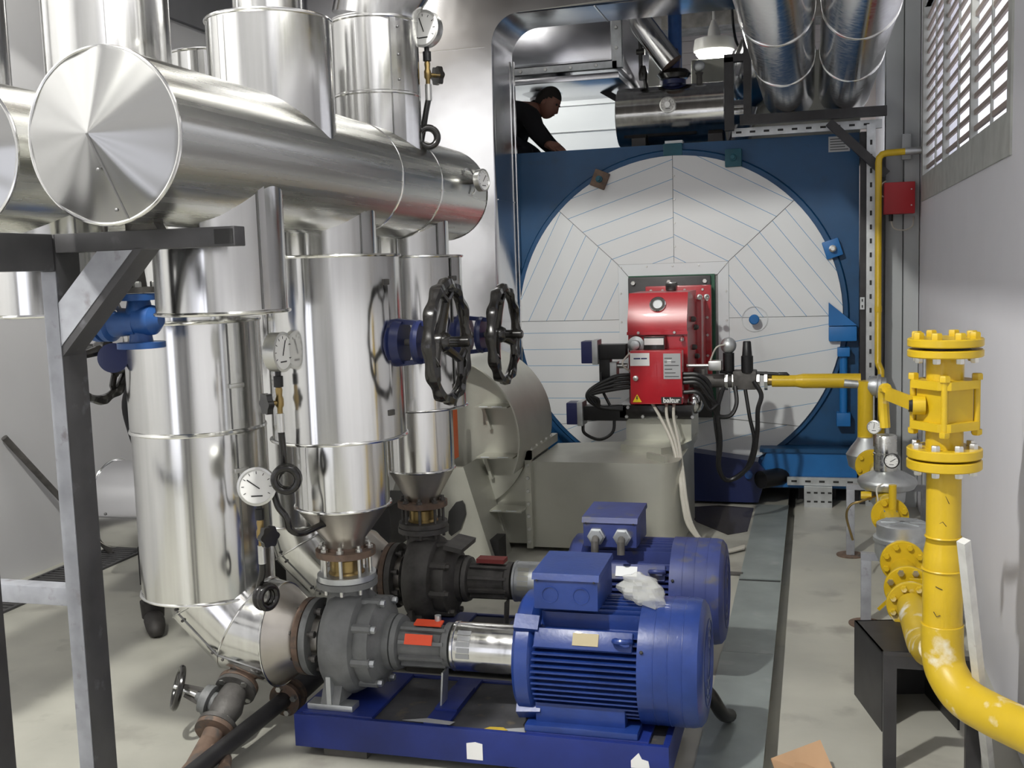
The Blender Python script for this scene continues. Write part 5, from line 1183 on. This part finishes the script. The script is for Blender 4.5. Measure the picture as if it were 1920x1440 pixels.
def person(label, loc, J, head, face, up_, cat='person'):
    t = thing('person', label, cat, loc); hd = V(head); f = V(face).normalized(); u = V(up_); u = (u-f*u.dot(f)).normalized(); s_ = f.cross(u)
    k_ = J.get('fat', 0)
    pts = [(*J['pelvis'], .135+k_), (*J['waist'], .125+k_), (*J['chest'], .145+k_), (*J['neck'], .060), (*(hd-u*.06-f*.02), .056)]
    ed = [(0, 1), (1, 2), (2, 3), (3, 4)]
    def chain(root, ps):
        prev = root
        for p in ps: pts.append(p); ed.append((prev, len(pts)-1)); prev = len(pts)-1
    arms = []; legs = []
    for sd in ('l', 'r'):
        a0 = len(pts); chain(2, [(*J['sh_'+sd], .072), (*J['el_'+sd], .052), (*J['wr_'+sd], .030)]); arms.append((a0, len(pts)))
        l0 = len(pts); chain(0, [(*J['hip_'+sd], .092), (*J['kn_'+sd], .062), (*J['an_'+sd], .042)]); legs.append((l0, len(pts)))
    body = skin_mesh('body', pts, ed, SKIN, t)
    bm = bmesh.new(); bm.from_mesh(body.data)
    g_ = bmesh.ops.create_uvsphere(bm, u_segments=28, v_segments=20, radius=1)
    w0 = wloc(t)
    for v in g_['verts']:                         # x: face direction, y: side, z: up
        x, y, z = v.co; jaw = max(0, -z)
        X_ = x*(.094-.006*jaw)+(.018*jaw if x > 0 else .03*jaw); Y_ = y*(.076-.024*jaw**1.5); Z_ = z*.120
        if x > .7 and abs(y) < .30 and -.45 < z < .12: X_ += .024*(1-abs(y)/.30)*(.12-z)/.57      # nose
        if x > .55 and .05 < z < .3 and .2 < abs(y) < .6: X_ -= .007                                # eye sockets
        if x > .6 and abs(y) < .35 and -.97 < z < -.75: X_ += .008                                  # chin
        v.co = hd+f*X_+s_*Y_+u*Z_-w0
    for fc in bm.faces: fc.smooth = True
    bm.to_mesh(body.data); bm.free()
    def sub(idx, grow, name, m):
        mp = {i: k for k, i in enumerate(idx)}
        return skin_mesh(name, [pts[i] for i in idx], [(mp[a], mp[b]) for a, b in ed if a in mp and b in mp], m, t, grow)
    sub([2, 1, 0]+[i for a in arms for i in range(*a)], .016, 'sweater', SHIRT)
    sub([0]+[i for a in legs for i in range(*a)], .015, 'trousers', JEANS)
    MB().tube([V(J['neck'])-(V(J['neck'])-V(J['chest'])).normalized()*.05, V(J['neck'])+(V(J['neck'])-V(J['chest'])).normalized()*.012], .072, 16).build('collar', SHIRT, t)
    # hair cap, ears, nose, eyes, mouth
    hb = MB(); hb.sphere((0, 0, 0), 1, 1, 1, 1, 20)
    for v in list(hb.bm.verts):
        x, y, z = v.co
        if (x > .15 and z < .38-.25*(1-min(1, max(0, (x-.15)/.5)))) or (x <= .15 and z < -.30-.25*(-x)): hb.bm.verts.remove(v)
    for v in hb.bm.verts: x, y, z = v.co; v.co = hd+f*(x*.101-.006)+s_*y*.083+u*(z*.129)
    hb.build('hair', HAIR, t)
    for sg in (-1, 1):
        MB().lathe(hd+s_*sg*.070-f*.004-u*.012, s_*sg+f*-.35, [(0, .018), (.010, .026), (.016, .017)], 12).build('ear', SKIN, t)
        MB().sphere(hd+s_*sg*.030+f*.080+u*.018, .009, n=8).build('eye', INK, t)
    MB().tube([hd+f*.082-u*.062-s_*.020, hd+f*.090-u*.061, hd+f*.082-u*.062+s_*.020], .005, 8).build('mouth', mat('lips', (.22, .08, .06), .5), t)
    return t
J = dict(fat=.085, pelvis=(-2.50, 8.30, 2.74), waist=(-2.38, 8.27, 2.79), chest=(-2.19, 8.22, 2.825), neck=(-2.06, 8.2, 2.875),
    sh_l=(-2.08, 8.04, 2.83), el_l=(-1.99, 7.93, 2.65), wr_l=(-1.905, 7.90, 2.565), sh_r=(-2.17, 8.42, 2.80), el_r=(-2.03, 8.46, 2.62), wr_r=(-1.88, 8.38, 2.52),
    hip_l=(-2.46, 8.20, 2.68), kn_l=(-2.09, 8.10, 2.545), an_l=(-2.56, 8.14, 2.50), hip_r=(-2.46, 8.40, 2.68), kn_r=(-2.11, 8.48, 2.54), an_r=(-2.56, 8.46, 2.50))
m2 = person('person in a dark sweater kneeling and bending over the boiler top', (-2.4, 8.25, 2.44), J, (-1.965, 8.2, 2.915), (.80, -.12, -.50), (.50, 0, .85))
hand(m2, J['wr_l'], (.9, -.1, -.35), (0, -.3, .95)); hand(m2, J['wr_r'], (.9, -.2, -.3), (0, .3, .95))
J = dict(pelvis=(-2.74, 4.38, .93), waist=(-2.74, 4.39, 1.08), chest=(-2.72, 4.38, 1.30), neck=(-2.70, 4.36, 1.47),
    sh_l=(-2.90, 4.36, 1.38), el_l=(-3.075, 4.30, 1.08), wr_l=(-3.0, 4.26, .84), sh_r=(-2.54, 4.42, 1.38), el_r=(-2.46, 4.42, 1.10), wr_r=(-2.50, 4.45, .86),
    hip_l=(-2.83, 4.37, .90), kn_l=(-2.99, 4.32, .50), an_l=(-3.045, 4.30, .10), hip_r=(-2.64, 4.40, .90), kn_r=(-2.60, 4.38, .50), an_r=(-2.58, 4.42, .10))
m1 = person('person mostly hidden behind the fat jackets, one dark leg and shoe showing', (-2.75, 4.38, 0), J, (-2.69, 4.34, 1.60), (.6, -.8, -.1), (0, 0, 1))
hand(m1, J['wr_l'], (.35, -.2, -.9), (-.9, 0, -.2)); hand(m1, J['wr_r'], (0, .1, -1), (1, 0, 0))
for (x, y) in ((-3.045, 4.30), (-2.58, 4.42)):
    sh = MB(); d = V((.62, -.78, 0)).normalized(); o = V((x, y, 0))
    sh.tube([o-d*.06+V((0, 0, .045)), o-d*.03+V((0, 0, .05)), o+d*.06+V((0, 0, .048)), o+d*.13+V((0, 0, .04)), o+d*.185+V((0, 0, .034)), o+d*.205+V((0, 0, .03))], .045, 14, rr=[.026, .042, .048, .045, .036, .014])
    for v in sh.bm.verts: v.co.z = max(v.co.z, .004)
    sh.cyl(o+V((0, 0, .05)), o+V((0, 0, .13)), .052, 16, r2=.058)
    sh.build('shoe', SHOE, m1, ang=60)

PUD = mat('wet floor film', (.06, .055, .05), .06)
tag(MB().prism([(-.72, 6.75), (-.50, 6.45), (-.39, 6.55), (-.385, 7.2), (-.62, 7.25), (-.85, 7.15)], 'xy', .0004, .0018).build('puddle', PUD, loc=(-.6, 6.9, 0)), 'dark wet patch on the floor left of the far cover plate, before the boiler', 'puddle')
